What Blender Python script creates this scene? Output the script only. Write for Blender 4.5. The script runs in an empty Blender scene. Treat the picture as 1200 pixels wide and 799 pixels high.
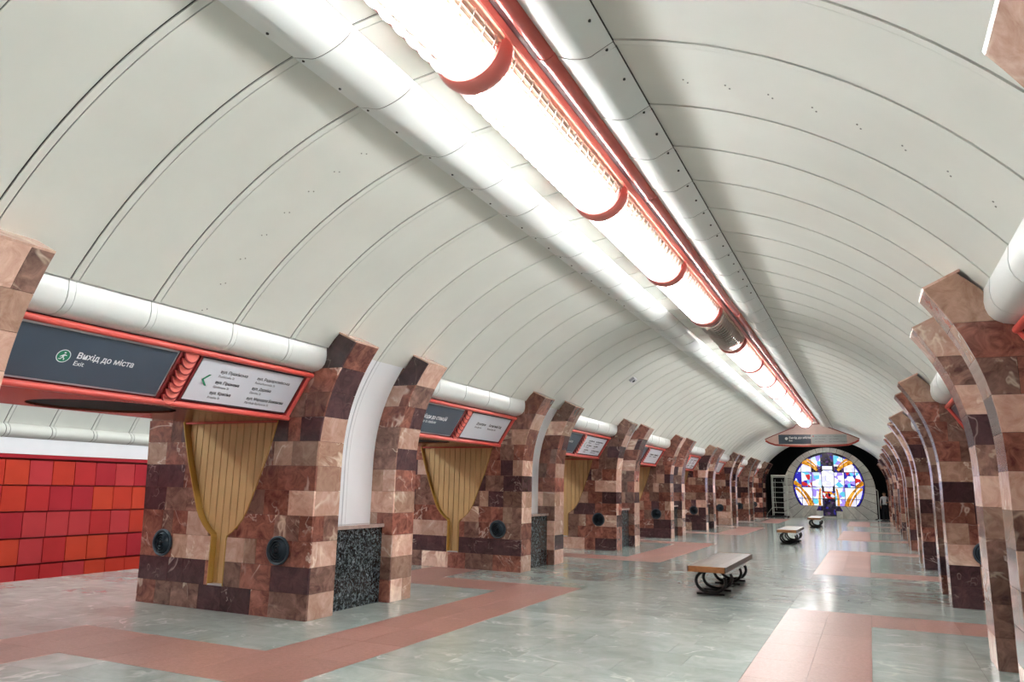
import bpy, bmesh, math, random
from mathutils import Vector, Matrix

random.seed(7)
SC = bpy.context.scene
COL = SC.collection

# ------------------------------------------------------------------ camera
YAW, PITCH, ROLL = 0.4432, 0.1917, 0.0205
CAM = Vector((2.603, 0.0, 1.65))
FPX = 874.066
_f = Vector((-math.sin(YAW) * math.cos(PITCH), math.cos(YAW) * math.cos(PITCH), math.sin(PITCH)))
_r = Vector((math.cos(YAW), math.sin(YAW), 0))
_u = _r.cross(_f)
_c, _s = math.cos(ROLL), math.sin(ROLL)
RIGHT = _c * _r + _s * _u
UP = -_s * _r + _c * _u
cd = bpy.data.cameras.new('camera')
cam = bpy.data.objects.new('camera', cd)
COL.objects.link(cam)
cd.sensor_width = 36.0
cd.lens = 36.0 * FPX / 1200.0
cd.clip_start = 0.05
cd.clip_end = 200
cam.matrix_world = Matrix(((RIGHT.x, UP.x, -_f.x, CAM.x), (RIGHT.y, UP.y, -_f.y, CAM.y), (RIGHT.z, UP.z, -_f.z, CAM.z), (0, 0, 0, 1)))
SC.camera = cam

# ------------------------------------------------------------------ world, exposure, light levels
w = bpy.data.worlds.new('world')
SC.world = w
w.use_nodes = True
w.node_tree.nodes['Background'].inputs[0].default_value = (0.02, 0.022, 0.025, 1)
SC.view_settings.view_transform = 'Standard'
SC.view_settings.look = 'None'
SC.view_settings.exposure = 1.82
SC.view_settings.gamma = 1.0
SC.view_settings.use_curve_mapping = False
SC.cycles.use_denoising = True
SC.cycles.max_bounces = 9
SC.cycles.diffuse_bounces = 6
SC.cycles.sample_clamp_indirect = 6.0
LAMP = 24.0        # radiance of the hall's lamp diffusers
PLATFORM_LAMP = 9.5
GLASS = 0.30

# ------------------------------------------------------------------ main dimensions (metres)
A = 3.615          # hall face of the pylons
Y1 = 7.484         # near face of the first whole pylon on the left
P = 6.194          # pylon pitch
PL = 2.299         # pylon length
WA, DB = 0.508, 1.741
RY = -0.33         # right row is a little nearer
VX, VZ, VR = 0.02, 0.51, 4.553   # vault circle
YB, YE = -7.0, 53.2
ROW = 0.3075


def lin(c):
    c = c / 255.0
    return c / 12.92 if c <= 0.04045 else ((c + 0.055) / 1.055) ** 2.4


def rgb(r, g, b):
    return (lin(r), lin(g), lin(b), 1.0)


# ------------------------------------------------------------------ materials
def newmat(name):
    m = bpy.data.materials.new(name)
    m.use_nodes = True
    nt = m.node_tree
    return m, nt, nt.nodes['Principled BSDF']


def N(nt, kind, **kw):
    n = nt.nodes.new(kind)
    for k, v in kw.items():
        if k in n.inputs:
            n.inputs[k].default_value = v
        else:
            setattr(n, k, v)
    return n


def ramp(nt, stops):
    r = nt.nodes.new('ShaderNodeValToRGB')
    e = r.color_ramp.elements
    while len(e) < len(stops):
        e.new(0.5)
    for i, (p, c) in enumerate(stops):
        e[i].position = p
        e[i].color = c
    return r


def coords(nt, rnd=True):
    tc = nt.nodes.new('ShaderNodeTexCoord')
    if not rnd:
        return tc.outputs['Object']
    oi = nt.nodes.new('ShaderNodeObjectInfo')
    at = N(nt, 'ShaderNodeAttribute', attribute_name='rnd')
    ad = N(nt, 'ShaderNodeMath', operation='ADD')
    nt.links.new(oi.outputs['Random'], ad.inputs[0])
    nt.links.new(at.outputs['Fac'], ad.inputs[1])
    mu = N(nt, 'ShaderNodeMath', operation='MULTIPLY')
    mu.inputs[1].default_value = 37.0
    nt.links.new(ad.outputs[0], mu.inputs[0])
    va = N(nt, 'ShaderNodeVectorMath', operation='ADD')
    nt.links.new(tc.outputs['Object'], va.inputs[0])
    nt.links.new(mu.outputs[0], va.inputs[1])
    return va.outputs[0]


def marble(name, c1, c2, vein, scale=6.0, veinw=0.016, rough=0.16, veinscale=1.1, tone=0.25, spec=0.5, coat=0.0, lo=0.33, hi=0.66):
    m, nt, b = newmat(name)
    L = nt.links.new
    co = coords(nt)
    n1 = N(nt, 'ShaderNodeTexNoise', Scale=scale, Detail=9.0, Roughness=0.66, Distortion=0.9)
    L(co, n1.inputs['Vector'])
    r1 = ramp(nt, [(lo, c1), (hi, c2)])
    L(n1.outputs['Fac'], r1.inputs[0])
    n2 = N(nt, 'ShaderNodeTexNoise', Scale=veinscale, Detail=4.0, Roughness=0.6, Distortion=0.7)
    L(co, n2.inputs['Vector'])
    s = N(nt, 'ShaderNodeMath', operation='SUBTRACT'); s.inputs[1].default_value = 0.5
    L(n2.outputs['Fac'], s.inputs[0])
    ab = N(nt, 'ShaderNodeMath', operation='ABSOLUTE'); L(s.outputs[0], ab.inputs[0])
    rv = ramp(nt, [(0.0, (1, 1, 1, 1)), (veinw, (0, 0, 0, 1))])
    L(ab.outputs[0], rv.inputs[0])
    n3 = N(nt, 'ShaderNodeTexNoise', Scale=1.7, Detail=2.0)
    L(co, n3.inputs['Vector'])
    r3 = ramp(nt, [(0.47, (0, 0, 0, 1)), (0.62, (0.85, 0.85, 0.85, 1))])
    L(n3.outputs['Fac'], r3.inputs[0])
    mm = N(nt, 'ShaderNodeMath', operation='MULTIPLY')
    L(rv.outputs[0], mm.inputs[0]); L(r3.outputs[0], mm.inputs[1])
    mix = N(nt, 'ShaderNodeMixRGB'); mix.inputs[2].default_value = vein
    L(mm.outputs[0], mix.inputs[0]); L(r1.outputs[0], mix.inputs[1])
    # one tone for each piece
    oi = nt.nodes.new('ShaderNodeObjectInfo')
    at = N(nt, 'ShaderNodeAttribute', attribute_name='rnd')
    ad = N(nt, 'ShaderNodeMath', operation='ADD'); L(oi.outputs['Random'], ad.inputs[0]); L(at.outputs['Fac'], ad.inputs[1])
    fr = N(nt, 'ShaderNodeMath', operation='FRACT'); L(ad.outputs[0], fr.inputs[0])
    mr = N(nt, 'ShaderNodeMapRange'); mr.inputs['To Min'].default_value = 1.0 - tone; mr.inputs['To Max'].default_value = 1.0 + tone
    L(fr.outputs[0], mr.inputs['Value'])
    hs = N(nt, 'ShaderNodeHueSaturation')
    L(mr.outputs[0], hs.inputs['Value']); L(mix.outputs[0], hs.inputs['Color'])
    L(hs.outputs[0], b.inputs['Base Color'])
    b.inputs['Roughness'].default_value = rough
    b.inputs['Specular IOR Level'].default_value = spec
    b.inputs['Coat Weight'].default_value = coat
    return m


def paint(name, col, rough=0.5, metal=0.0, mottle=0.06, scale=3.0, bump=0.0, spec=0.5):
    m, nt, b = newmat(name)
    L = nt.links.new
    co = coords(nt)
    n1 = N(nt, 'ShaderNodeTexNoise', Scale=scale, Detail=5.0)
    L(co, n1.inputs['Vector'])
    lo = tuple(max(0, c * (1 - mottle)) for c in col[:3]) + (1,)
    hi = tuple(min(1, c * (1 + mottle)) for c in col[:3]) + (1,)
    r = ramp(nt, [(0.3, lo), (0.7, hi)])
    L(n1.outputs['Fac'], r.inputs[0]); L(r.outputs[0], b.inputs['Base Color'])
    b.inputs['Roughness'].default_value = rough
    b.inputs['Metallic'].default_value = metal
    b.inputs['Specular IOR Level'].default_value = spec
    if bump:
        n2 = N(nt, 'ShaderNodeTexNoise', Scale=scale * 1.3, Detail=4.0)
        L(co, n2.inputs['Vector'])
        bp = N(nt, 'ShaderNodeBump', Strength=bump, Distance=0.02)
        L(n2.outputs['Fac'], bp.inputs['Height']); L(bp.outputs[0], b.inputs['Normal'])
    return m


def emit(name, col, strength):
    m, nt, b = newmat(name)
    b.inputs['Base Color'].default_value = col
    b.inputs['Emission Color'].default_value = col
    b.inputs['Emission Strength'].default_value = strength
    b.inputs['Roughness'].default_value = 0.3
    return m


M = {}
M['red'] = marble('red_marble', rgb(86, 46, 42), rgb(158, 104, 88), rgb(210, 186, 172))
M['brown'] = marble('brown_marble', rgb(84, 58, 54), rgb(148, 114, 100), rgb(205, 185, 165))
M['light'] = marble('peach_marble', rgb(176, 136, 118), rgb(210, 178, 162), rgb(238, 222, 205), veinw=0.03)
M['tan'] = marble('tan_marble', rgb(142, 108, 90), rgb(182, 150, 132), rgb(225, 210, 190))
M['dark'] = marble('dark_marble', rgb(54, 38, 42), rgb(88, 62, 64), rgb(165, 145, 140), veinw=0.008)
M['grout'] = paint('grout', rgb(70, 52, 46), 0.8)
M['granite'] = marble('black_granite', rgb(12, 16, 20), rgb(132, 146, 150), rgb(30, 36, 40), lo=0.47, hi=0.72, scale=24.0, veinw=0.001, rough=0.2, tone=0.05)
M['ledge'] = marble('pink_ledge_stone', rgb(140, 122, 116), rgb(170, 152, 144), rgb(190, 175, 165), tone=0.05)
M['white'] = paint('white_painted_panel', rgb(215, 219, 212), 0.42, mottle=0.03, scale=1.5, bump=0.12)
M['whitegloss'] = paint('white_gloss_metal', rgb(224, 230, 228), 0.3, mottle=0.02, scale=2.0)
M['screwgrey'] = paint('dull_screw', rgb(128, 130, 126), 0.6)
M['gap'] = paint('dark_seam', rgb(58, 60, 58), 0.9)
M['nichewhite'] = paint('white_niche_panel', rgb(232, 236, 240), 0.4, mottle=0.015)
M['slab'] = marble('grey_green_marble', rgb(136, 146, 142), rgb(160, 169, 164), rgb(190, 197, 190), scale=2.6, rough=0.15, veinscale=0.9, tone=0.12, veinw=0.02, spec=0.4)
M['redslab'] = marble('red_granite', rgb(126, 90, 82), rgb(150, 112, 102), rgb(140, 102, 94), scale=30.0, rough=0.42, tone=0.08, spec=0.3)
M['floorbase'] = paint('floor_grout', rgb(88, 92, 88), 0.6)
M['coral'] = paint('coral_red_paint', rgb(205, 84, 76), 0.28, mottle=0.04)
M['darkred'] = paint('deep_red_paint', rgb(128, 30, 34), 0.3, mottle=0.05)
M['scalepink'] = paint('salmon_paint', rgb(226, 118, 106), 0.35, mottle=0.03)
M['maroon'] = paint('dark_maroon_paint', rgb(70, 22, 26), 0.5)
M['pinkpaint'] = paint('pink_lamp_paint', rgb(200, 112, 104), 0.3, mottle=0.04)
M['pipe'] = paint('brick_red_pipe_paint', rgb(186, 86, 76), 0.25, mottle=0.05)
M['soffit'] = paint('bronze_soffit', rgb(146, 96, 78), 0.22, metal=0.6, mottle=0.1)
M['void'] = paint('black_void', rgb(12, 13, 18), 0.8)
M['brass'] = paint('brass', rgb(202, 170, 120), 0.36, metal=0.3, mottle=0.06)
M['goldrim'] = paint('polished_brass_rim', rgb(208, 172, 96), 0.25, metal=0.5, mottle=0.05)
M['slate'] = paint('slate_blue_sign', rgb(66, 80, 96), 0.35, mottle=0.03)
M['signwhite'] = paint('white_sign', rgb(218, 224, 234), 0.35, mottle=0.02)
M['silver'] = paint('silver_trim', rgb(188, 192, 198), 0.35, metal=0.4, mottle=0.02)
M['ink'] = paint('black_ink', rgb(44, 46, 56), 0.6)
M['inkgrey'] = paint('grey_ink', rgb(96, 98, 108), 0.6)
M['textwhite'] = paint('white_lettering', rgb(240, 243, 246), 0.5)
M['green'] = paint('green_sign', rgb(20, 128, 92), 0.4)
M['ventdark'] = paint('dark_vent_metal', rgb(22, 28, 36), 0.35, metal=0.3)
M['ventblue'] = paint('blue_grey_vent_metal', rgb(54, 68, 78), 0.4, metal=0.3)
M['iron'] = paint('black_iron', rgb(20, 20, 22), 0.4, metal=0.3)
M['wood'] = marble('bench_wood', rgb(72, 56, 48), rgb(106, 86, 74), rgb(60, 46, 40), scale=8.0, rough=0.35, tone=0.1)
M['woodedge'] = paint('bench_edge_wood', rgb(146, 92, 50), 0.4, mottle=0.2, scale=12)
M['archstone'] = marble('grey_arch_marble', rgb(188, 192, 188), rgb(216, 218, 212), rgb(236, 236, 230), scale=2.0, veinscale=2.5, veinw=0.05, rough=0.25, tone=0.14)
M['steel'] = paint('grey_white_steel', rgb(206, 214, 206), 0.4)
M['lampdif'] = emit('lit_lamp_diffuser', (0.97, 0.985, 1.0, 1), LAMP)
M['lampoff'] = paint('unlit_lamp_diffuser', rgb(150, 138, 126), 0.5)
M['platlamp'] = emit('platform_lamp_diffuser', (0.97, 0.985, 1.0, 1), PLATFORM_LAMP)
M['louvre'] = paint('cream_lamp_louvre', rgb(205, 188, 170), 0.5)
M['lead'] = paint('dark_leading', rgb(18, 16, 30), 0.6)
M['signbody'] = paint('pale_pink_sign_body', rgb(226, 200, 192), 0.55)
M['signmatt'] = paint('pale_grey_sign', rgb(186, 194, 196), 0.7, spec=0.2)
M['shirt'] = paint('white_shirt', rgb(212, 214, 216), 0.8)
M['trousers'] = paint('dark_trousers', rgb(26, 28, 36), 0.85)
M['skin'] = paint('skin', rgb(196, 150, 125), 0.55)
M['hair'] = paint('dark_hair', rgb(34, 28, 26), 0.7)
M['trackbed'] = paint('track_bed', rgb(46, 42, 40), 0.9)
for i, c in enumerate([(180, 48, 50), (188, 58, 44), (168, 42, 52), (182, 58, 62), (194, 66, 46)]):
    M['tile%d' % i] = paint('red_wall_tile_%s' % 'abcde'[i], rgb(*c), 0.22, mottle=0.06, scale=2.0)


def finm():
    m = bpy.data.materials.new('opal_lamp_fin')
    m.use_nodes = True
    nt = m.node_tree
    nt.nodes.clear()
    o = nt.nodes.new('ShaderNodeOutputMaterial')
    d = N(nt, 'ShaderNodeBsdfDiffuse'); d.inputs[0].default_value = (0.82, 0.80, 0.77, 1)
    t = N(nt, 'ShaderNodeBsdfTranslucent'); t.inputs[0].default_value = (0.85, 0.83, 0.80, 1)
    mx = N(nt, 'ShaderNodeMixShader'); mx.inputs[0].default_value = 0.45
    nt.links.new(d.outputs[0], mx.inputs[1]); nt.links.new(t.outputs[0], mx.inputs[2]); nt.links.new(mx.outputs[0], o.inputs[0])
    return m


M['fin'] = finm()


# ------------------------------------------------------------------ mesh helpers
class MB:
    def __init__(self):
        self.V, self.F, self.mi, self.rn = [], [], [], []
        self.cur, self.r = 0, 0.0

    def add(self, V, F):
        o = len(self.V)
        self.V += [tuple(v) for v in V]
        for f in F:
            self.F.append(tuple(i + o for i in f))
            self.mi.append(self.cur)
            self.rn.append(self.r)
        return self

    def box(self, x0, x1, y0, y1, z0, z1):
        return self.add([(x0, y0, z0), (x1, y0, z0), (x1, y1, z0), (x0, y1, z0), (x0, y0, z1), (x1, y0, z1), (x1, y1, z1), (x0, y1, z1)],
                        [(3, 2, 1, 0), (4, 5, 6, 7), (0, 1, 5, 4), (1, 2, 6, 5), (2, 3, 7, 6), (3, 0, 4, 7)])

    def prism(self, A_, B_):
        n = len(A_)
        return self.add(list(A_) + list(B_), [tuple(range(n))[::-1], tuple(range(n, 2 * n))] + [(i, (i + 1) % n, n + (i + 1) % n, n + i) for i in range(n)])

    def loft(self, rings, closed=True, caps=True):
        n = len(rings[0]); V = []; F = []
        for r in rings: V += list(r)
        for k in range(len(rings) - 1):
            for i in range(n if closed else n - 1):
                j = (i + 1) % n
                F.append((k * n + i, k * n + j, (k + 1) * n + j, (k + 1) * n + i))
        if caps and closed:
            F.append(tuple(range(n))[::-1]); F.append(tuple(range((len(rings) - 1) * n, len(rings) * n)))
        return self.add(V, F)

    def tube(self, pts, r, n=8, closed=False):
        pts = [Vector(p) for p in pts]
        rings = []
        ref = None
        for i, p in enumerate(pts):
            if closed:
                d = (pts[(i + 1) % len(pts)] - pts[i - 1]).normalized()
            else:
                d = (pts[min(i + 1, len(pts) - 1)] - pts[max(i - 1, 0)]).normalized()
            if ref is None:
                ref = Vector((0, 0, 1)) if abs(d.z) < 0.9 else Vector((1, 0, 0))
            a = d.cross(ref).normalized(); b_ = a.cross(d).normalized(); ref = b_
            rr = r[i] if isinstance(r, (list, tuple)) else r
            rings.append([p + rr * (math.cos(2 * math.pi * k / n) * a + math.sin(2 * math.pi * k / n) * b_) for k in range(n)])
        if closed:
            rings.append(rings[0])
        return self.loft(rings, True, not closed)

    def lathe(self, prof, c, axis='y', n=32):
        rings = []
        for (r, h) in prof:
            ring = []
            for k in range(n):
                t = 2 * math.pi * k / n
                if axis == 'y': ring.append((c[0] + r * math.cos(t), c[1] + h, c[2] + r * math.sin(t)))
                else: ring.append((c[0] + r * math.cos(t), c[1] + r * math.sin(t), c[2] + h))
            rings.append(ring)
        return self.loft(rings, True, True)

    def mesh(self, name, mats, smooth=False, fix=True):
        me = bpy.data.meshes.new(name)
        me.from_pydata(self.V, [], self.F)
        for m in (mats if isinstance(mats, (list, tuple)) else [mats]):
            me.materials.append(m)
        if any(self.mi):
            me.polygons.foreach_set('material_index', self.mi)
        if any(self.rn):
            at = me.attributes.new('rnd', 'FLOAT', 'FACE')
            at.data.foreach_set('value', self.rn)
        if fix:
            bm = bmesh.new(); bm.from_mesh(me)
            bmesh.ops.recalc_face_normals(bm, faces=bm.faces)
            bm.to_mesh(me); bm.free()
        if smooth:
            me.polygons.foreach_set('use_smooth', [True] * len(me.polygons))
            try:
                me.set_sharp_from_angle(angle=math.radians(40))
            except Exception:
                pass
        me.update()
        return me

    def build(self, name, mats, parent=None, smooth=False, loc=None, fix=True):
        return link(name, self.mesh(name, mats, smooth, fix), parent, loc)


def link(name, me, parent=None, loc=None, mat=None):
    o = bpy.data.objects.new(name, me)
    COL.objects.link(o)
    if parent is not None: o.parent = parent
    if loc is not None: o.location = loc
    if mat is not None:
        o.material_slots[0].link = 'OBJECT'
        o.material_slots[0].material = mat
    return o


def tag(o, label, cat, group=None, kind=None):
    o['label'] = label
    o['category'] = cat
    if group: o['group'] = group
    if kind: o['kind'] = kind
    return o


def thing(name, label, cat, loc=(0, 0, 0), group=None):
    o = bpy.data.objects.new(name, None)
    o.empty_display_size = 0.2
    COL.objects.link(o)
    o.location = loc
    return tag(o, label, cat, group)


def structure(o, label=None, cat=None):
    o['kind'] = 'structure'
    if label: o['label'] = label
    if cat: o['category'] = cat
    return o


def proj(x, y, z):
    v = Vector((x, y, z)) - CAM
    d = v.dot(_f)
    if d < 0.1: return None
    return 600 + FPX * v.dot(RIGHT) / d, 399.5 - FPX * v.dot(UP) / d


ORD = ['nearest', 'second', 'third', 'fourth', 'fifth', 'sixth', 'seventh', 'eighth', 'ninth']
SIDE = {-1: 'left', 1: 'right'}


def py(s, i):
    return Y1 + (i - 1) * P + (RY if s > 0 else 0)


def u_h(z):
    return A - 0.159 * max(0.0, z - 1.8) ** 2.4


def u_b(z):
    return 6.555 + 0.11 * (max(0, z) / 2.47) ** 1.5


def u_v(z):
    return math.sqrt(VR ** 2 - (z - VZ) ** 2)


# ================================================================== FLOOR
HALLB = {-1: (1.83, 2.90), 1: (1.45, 2.52)}
floor = structure(MB().box(-9.8, 9.8, YB - 0.5, 58, -0.3, -0.006).build('floor', M['floorbase']), 'polished grey and red stone floor of the station hall', 'floor')


def cross_bands(s):
    return [py(s, i) - (P - PL) / 2 for i in range(-1, 11)]     # centre of the passage before pylon i


rects = []   # x0,x1,y0,y1,kind


def fill(x0, x1, y0, y1, kind):
    if y1 - y0 < 0.02 or x1 - x0 < 0.02: return
    if kind == 'red':
        ny = max(1, round((y1 - y0) / 0.85)); nx = max(1, round((x1 - x0) / 0.55))
        for j in range(ny):
            for i in range(nx):
                rects.append((x0 + (x1 - x0) * i / nx, x0 + (x1 - x0) * (i + 1) / nx, y0 + (y1 - y0) * j / ny, y0 + (y1 - y0) * (j + 1) / ny, 'red'))
    else:
        ny = max(1, round((y1 - y0) / 0.52))
        for j in range(ny):
            xs = [x0]
            while xs[-1] < x1:
                xs.append(xs[-1] + random.choice([0.7, 0.95, 1.2, 1.5]))
            if len(xs) > 2 and x1 - xs[-2] < 0.4: xs.pop()
            xs[-1] = x1
            for i in range(len(xs) - 1):
                rects.append((xs[i], xs[i + 1], y0 + (y1 - y0) * j / ny, y0 + (y1 - y0) * (j + 1) / ny, 'grey'))


def strip(s, ua, ub, rule):
    """rule(i) for the stretch along pylon i -> colour; cross bands always red when rule is given"""
    cb = cross_bands(s)
    for k in range(len(cb)):
        i = k - 1
        a0, a1 = cb[k] - 0.52, cb[k] + 0.52
        nxt = cb[k + 1] - 0.52 if k + 1 < len(cb) else 58
        for (q0, q1, kd) in ((a0, a1, rule('cross')), (a1, nxt, rule(i))):
            q0, q1 = max(q0, YB), min(q1, 57.5)
            if q1 > q0:
                fill(min(s * ua, s * ub), max(s * ua, s * ub), q0, q1, kd)


fill(-HALLB[-1][0], HALLB[1][0], YB, 57.5, 'grey')
for s in (-1, 1):
    h0, h1 = HALLB[s]
    strip(s, h0, h1, lambda i: 'red' if i == 'cross' or i % 2 else 'grey')
    strip(s, h1, 4.5, lambda i: 'red' if i == 'cross' else 'grey')
    strip(s, 4.5, 5.55, lambda i: 'red' if i == 'cross' or i % 2 == 0 else 'grey')
    strip(s, 5.55, 9.8, lambda i: 'grey')


def hidden(r):
    for s in (-1, 1):
        for i in range(-1, 9):
            y = py(s, i)
            xa, xb = sorted((s * 3.85, s * 6.5))
            if r[0] >= xa - 0.02 and r[1] <= xb + 0.02 and r[2] >= y and r[3] <= y + PL: return True
    return False


def score(r):
    cx, cy = (r[0] + r[1]) / 2, (r[2] + r[3]) / 2
    p = proj(cx, cy, 0)
    if p is None or not (-60 < p[0] < 1260 and 400 < p[1] < 860): return 0
    if abs(cx) > 3.7 and cy > 16: return 0
    d2 = (cx - CAM.x) ** 2 + cy ** 2 + 2.7
    return (r[1] - r[0]) * (r[3] - r[2]) / d2 ** 1.5


rects = [r for r in rects if not hidden(r)]
for kind, nm, mt in (('grey', 'marble_slab', 'slab'), ('red', 'granite_slab', 'redslab')):
    L_ = sorted([r for r in rects if r[4] == kind], key=lambda r: -score(r))
    g = 0.0016
    rest = MB()
    for k, r in enumerate(L_):
        if k < 290 and score(r) > 0:
            cx, cy = (r[0] + r[1]) / 2, (r[2] + r[3]) / 2
            hx, hy = (r[1] - r[0]) / 2 - g, (r[3] - r[2]) / 2 - g
            MB().box(-hx, hx, -hy, hy, -0.03, 0).build(nm, M[mt], floor, loc=(cx, cy, 0), fix=False)
        else:
            rest.r = random.random() + 0.001
            rest.box(r[0] + g, r[1] - g, r[2] + g, r[3] - g, -0.03, 0)
    o = rest.build(nm + '_field', M[mt], floor, fix=False)
    o['kind'] = 'stuff'

# ================================================================== VAULT
ribs = [5.93 + 0.885 * k for k in range(0, 54)]
ribs = [4.89 - 0.84 * k for k in range(14, -1, -1)] + ribs
ribs = [y for y in ribs if YB < y < YE - 0.3]
edges = [YB] + ribs + [YE]


def vp(r, ang):          # ang from vertical, positive to +x
    return (VX + r * math.sin(ang), VZ + r * math.cos(ang))


def ang_x(x):
    return math.asin((x - VX) / VR)


AL, AR = -math.acos((3.335 - VZ) / VR), math.acos((3.335 - VZ) / VR)
LR = (-1.225, -0.675)     # left casing, outer and inner edge
RR = (1.085, 0.56)        # right casing


def arc_sheet(mb, a0, a1, y0, y1, r_in, r_out, n):
    ra = []
    for k in range(n + 1):
        a = a0 + (a1 - a0) * k / n
        xi, zi = vp(r_in, a); xo, zo = vp(r_out, a)
        ra.append([(xi, y0, zi), (xi, y1, zi), (xo, y1, zo), (xo, y0, zo)])
    return mb.loft(ra)


b = MB()
arc_sheet(b, AL - 0.004, AR + 0.004, YB - 0.2, YE, VR + 0.03, VR + 0.07, 48)
ceiling = structure(b.build('ceiling', M['gap'], smooth=True), 'white panelled barrel vault over the station hall', 'ceiling')
cache = {}
GAPW, SW = 0.014, 0.062
for k in range(len(edges) - 1):
    y0, y1 = edges[k], edges[k + 1]
    ln = round(y1 - y0 - SW - 2 * GAPW, 3)
    if ln < 0.05: continue
    for nm, a0, a1, n in (('l', AL, ang_x(LR[0]) + 0.03, 20), ('c', ang_x(LR[1]) - 0.03, ang_x(RR[1]) + 0.03, 8), ('r', ang_x(RR[0]) - 0.03, AR, 20)):
        key = (nm, ln)
        if key not in cache:
            q = MB(); arc_sheet(q, a0, a1, 0, ln, VR, VR + 0.012, n)
            cache[key] = q.mesh('vault_panel', M['white'], smooth=True)
        link('vault_panel', cache[key], ceiling, (0, y0 + SW / 2 + GAPW, 0))
for nm, a0, a1, n in (('l', AL, ang_x(LR[0]) + 0.03, 20), ('c', ang_x(LR[1]) - 0.03, ang_x(RR[1]) + 0.03, 8), ('r', ang_x(RR[0]) - 0.03, AR, 20)):
    q = MB(); arc_sheet(q, a0, a1, -SW / 2, SW / 2, VR - 0.006, VR + 0.008, n)
    me = q.mesh('seam_strip', M['white'], smooth=True)
    for y in ribs:
        link('seam_strip', me, ceiling, (0, y, 0))


# rows of paired screws on one bay
q = MB(); q.lathe([(0.001, -0.003), (0.007, -0.003), (0.007, 0.008), (0.001, 0.008)], (0, 0, 0), 'z', 8)
scm = q.mesh('screw', M['screwgrey'])
for a in [ang_x(RR[0]) + 0.09 + 0.075 * k for k in range(9)] + [ang_x(LR[0]) - 0.09 - 0.075 * k for k in range(9)]:
    for dy, da in ((0, 0), (0.045, 0.006)):
        x, z = vp(VR - 0.002, a + da)
        o = link('screw', scm, ceiling, (x, 5.42 + dy, z)); o.rotation_euler = (0, a, 0)
# small box fixed to the vault
_d = (_f + RIGHT * ((741 - 600) / FPX) + UP * (-(444 - 399.5) / FPX))
_lo, _hi = 5.0, 40.0
for _ in range(60):
    _m = (_lo + _hi) / 2; _p = CAM + _d * _m
    if (_p.x - VX) ** 2 + (_p.z - VZ) ** 2 > VR ** 2: _hi = _m
    else: _lo = _m
_p = CAM + _d * _lo
t = thing('ceiling_sensor', 'small grey box fixed to the left side of the vault', 'sensor', tuple(_p))
_a = math.asin((_p.x - VX) / VR)
t.rotation_euler = (0, _a, 0)
MB().box(-0.07, 0.07, -0.12, 0.12, -0.06, 0.0).build('housing', M['silver'], t)
MB().lathe([(0.001, -0.085), (0.03, -0.08), (0.04, -0.06), (0.001, -0.055)], (0, 0, 0), 'z', 14).build('lens', M['ventdark'], t)

# rounded casings either side of the lamp line
def casing_profile(xo, xi, depth):
    pts = []
    n = 18
    for k in range(n + 1):
        t = k / n
        x = xo + (xi - xo) * t
        if t < 0.3:
            d = 0.018 + (depth - 0.028) * t / 0.3
        elif t < 0.45:
            d = depth - 0.01 + 0.01 * math.sin((t - 0.3) / 0.15 * math.pi / 2)
        else:
            d = max(0.008, depth * math.sqrt(max(0, 1 - ((t - 0.45) / 0.55) ** 2)))
        pts.append(vp(VR - d, ang_x(x)))
    return pts


for idx, (xo, xi, dep) in enumerate(((LR[0], LR[1], 0.13), (RR[0], RR[1], 0.15))):
    pr = casing_profile(xo, xi, dep)
    back = [vp(VR + 0.004, ang_x(xo)), vp(VR + 0.004, ang_x(xi))]
    bk = MB(); bpr = casing_profile(xo, xi, dep - 0.012)
    ring = [(p[0], p[1]) for p in bpr] + [back[1], back[0]]
    bk.prism([(x, YB, z) for x, z in ring], [(x, YE - 0.05, z) for x, z in ring])
    tr = structure(bk.build('trim_%d' % (idx + 1), M['gap'], smooth=True), 'rounded white metal casing along the %s of the ceiling lamps' % ('left', 'right')[idx], 'trim')
    cc = {}
    for k in range(len(edges) - 1):
        y0, y1 = edges[k], min(edges[k + 1], YE)
        ln = round(y1 - y0 - SW - 0.012, 3)
        if ln < 0.05: continue
        if ln not in cc:
            q = MB()
            prI = casing_profile(xo, xi, dep - 0.01)
            q.loft([[(p[0], 0, p[1]), (p[0], ln, p[1]), (r_[0], ln, r_[1] + 0.002), (r_[0], 0, r_[1] + 0.002)] for p, r_ in zip(pr, prI)])
            cc[ln] = q.mesh('casing_panel', M['whitegloss'], smooth=True)
        link('casing_panel', cc[ln], tr, (0, y0 + SW / 2 + 0.006, 0))
    q = MB(); prO = casing_profile(xo, xi, dep + 0.004)
    q.loft([[(p[0], -SW / 2, p[1] - 0.002), (p[0], SW / 2, p[1] - 0.002), (r_[0], SW / 2, r_[1]), (r_[0], -SW / 2, r_[1])] for p, r_ in zip(prO, pr)])
    me = q.mesh('casing_strap', M['whitegloss'], smooth=True)
    q = MB(); q.lathe([(0.001, -0.004), (0.011, -0.004), (0.011, 0.01), (0.001, 0.01)], (0, 0, 0), 'z', 8)
    sme = q.mesh('screw', M['gap'])
    for y in ribs:
        link('casing_strap', me, tr, (0, y, 0))
        if y < 13:
            x = xo + (xi - xo) * 0.12
            zz = vp(VR - 0.018 - (dep - 0.028) * 0.4, ang_x(x))[1] - 0.002
            link('screw', sme, tr, (x, y, zz)); link('screw', sme, tr, (x, y + 0.45, zz))

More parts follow.
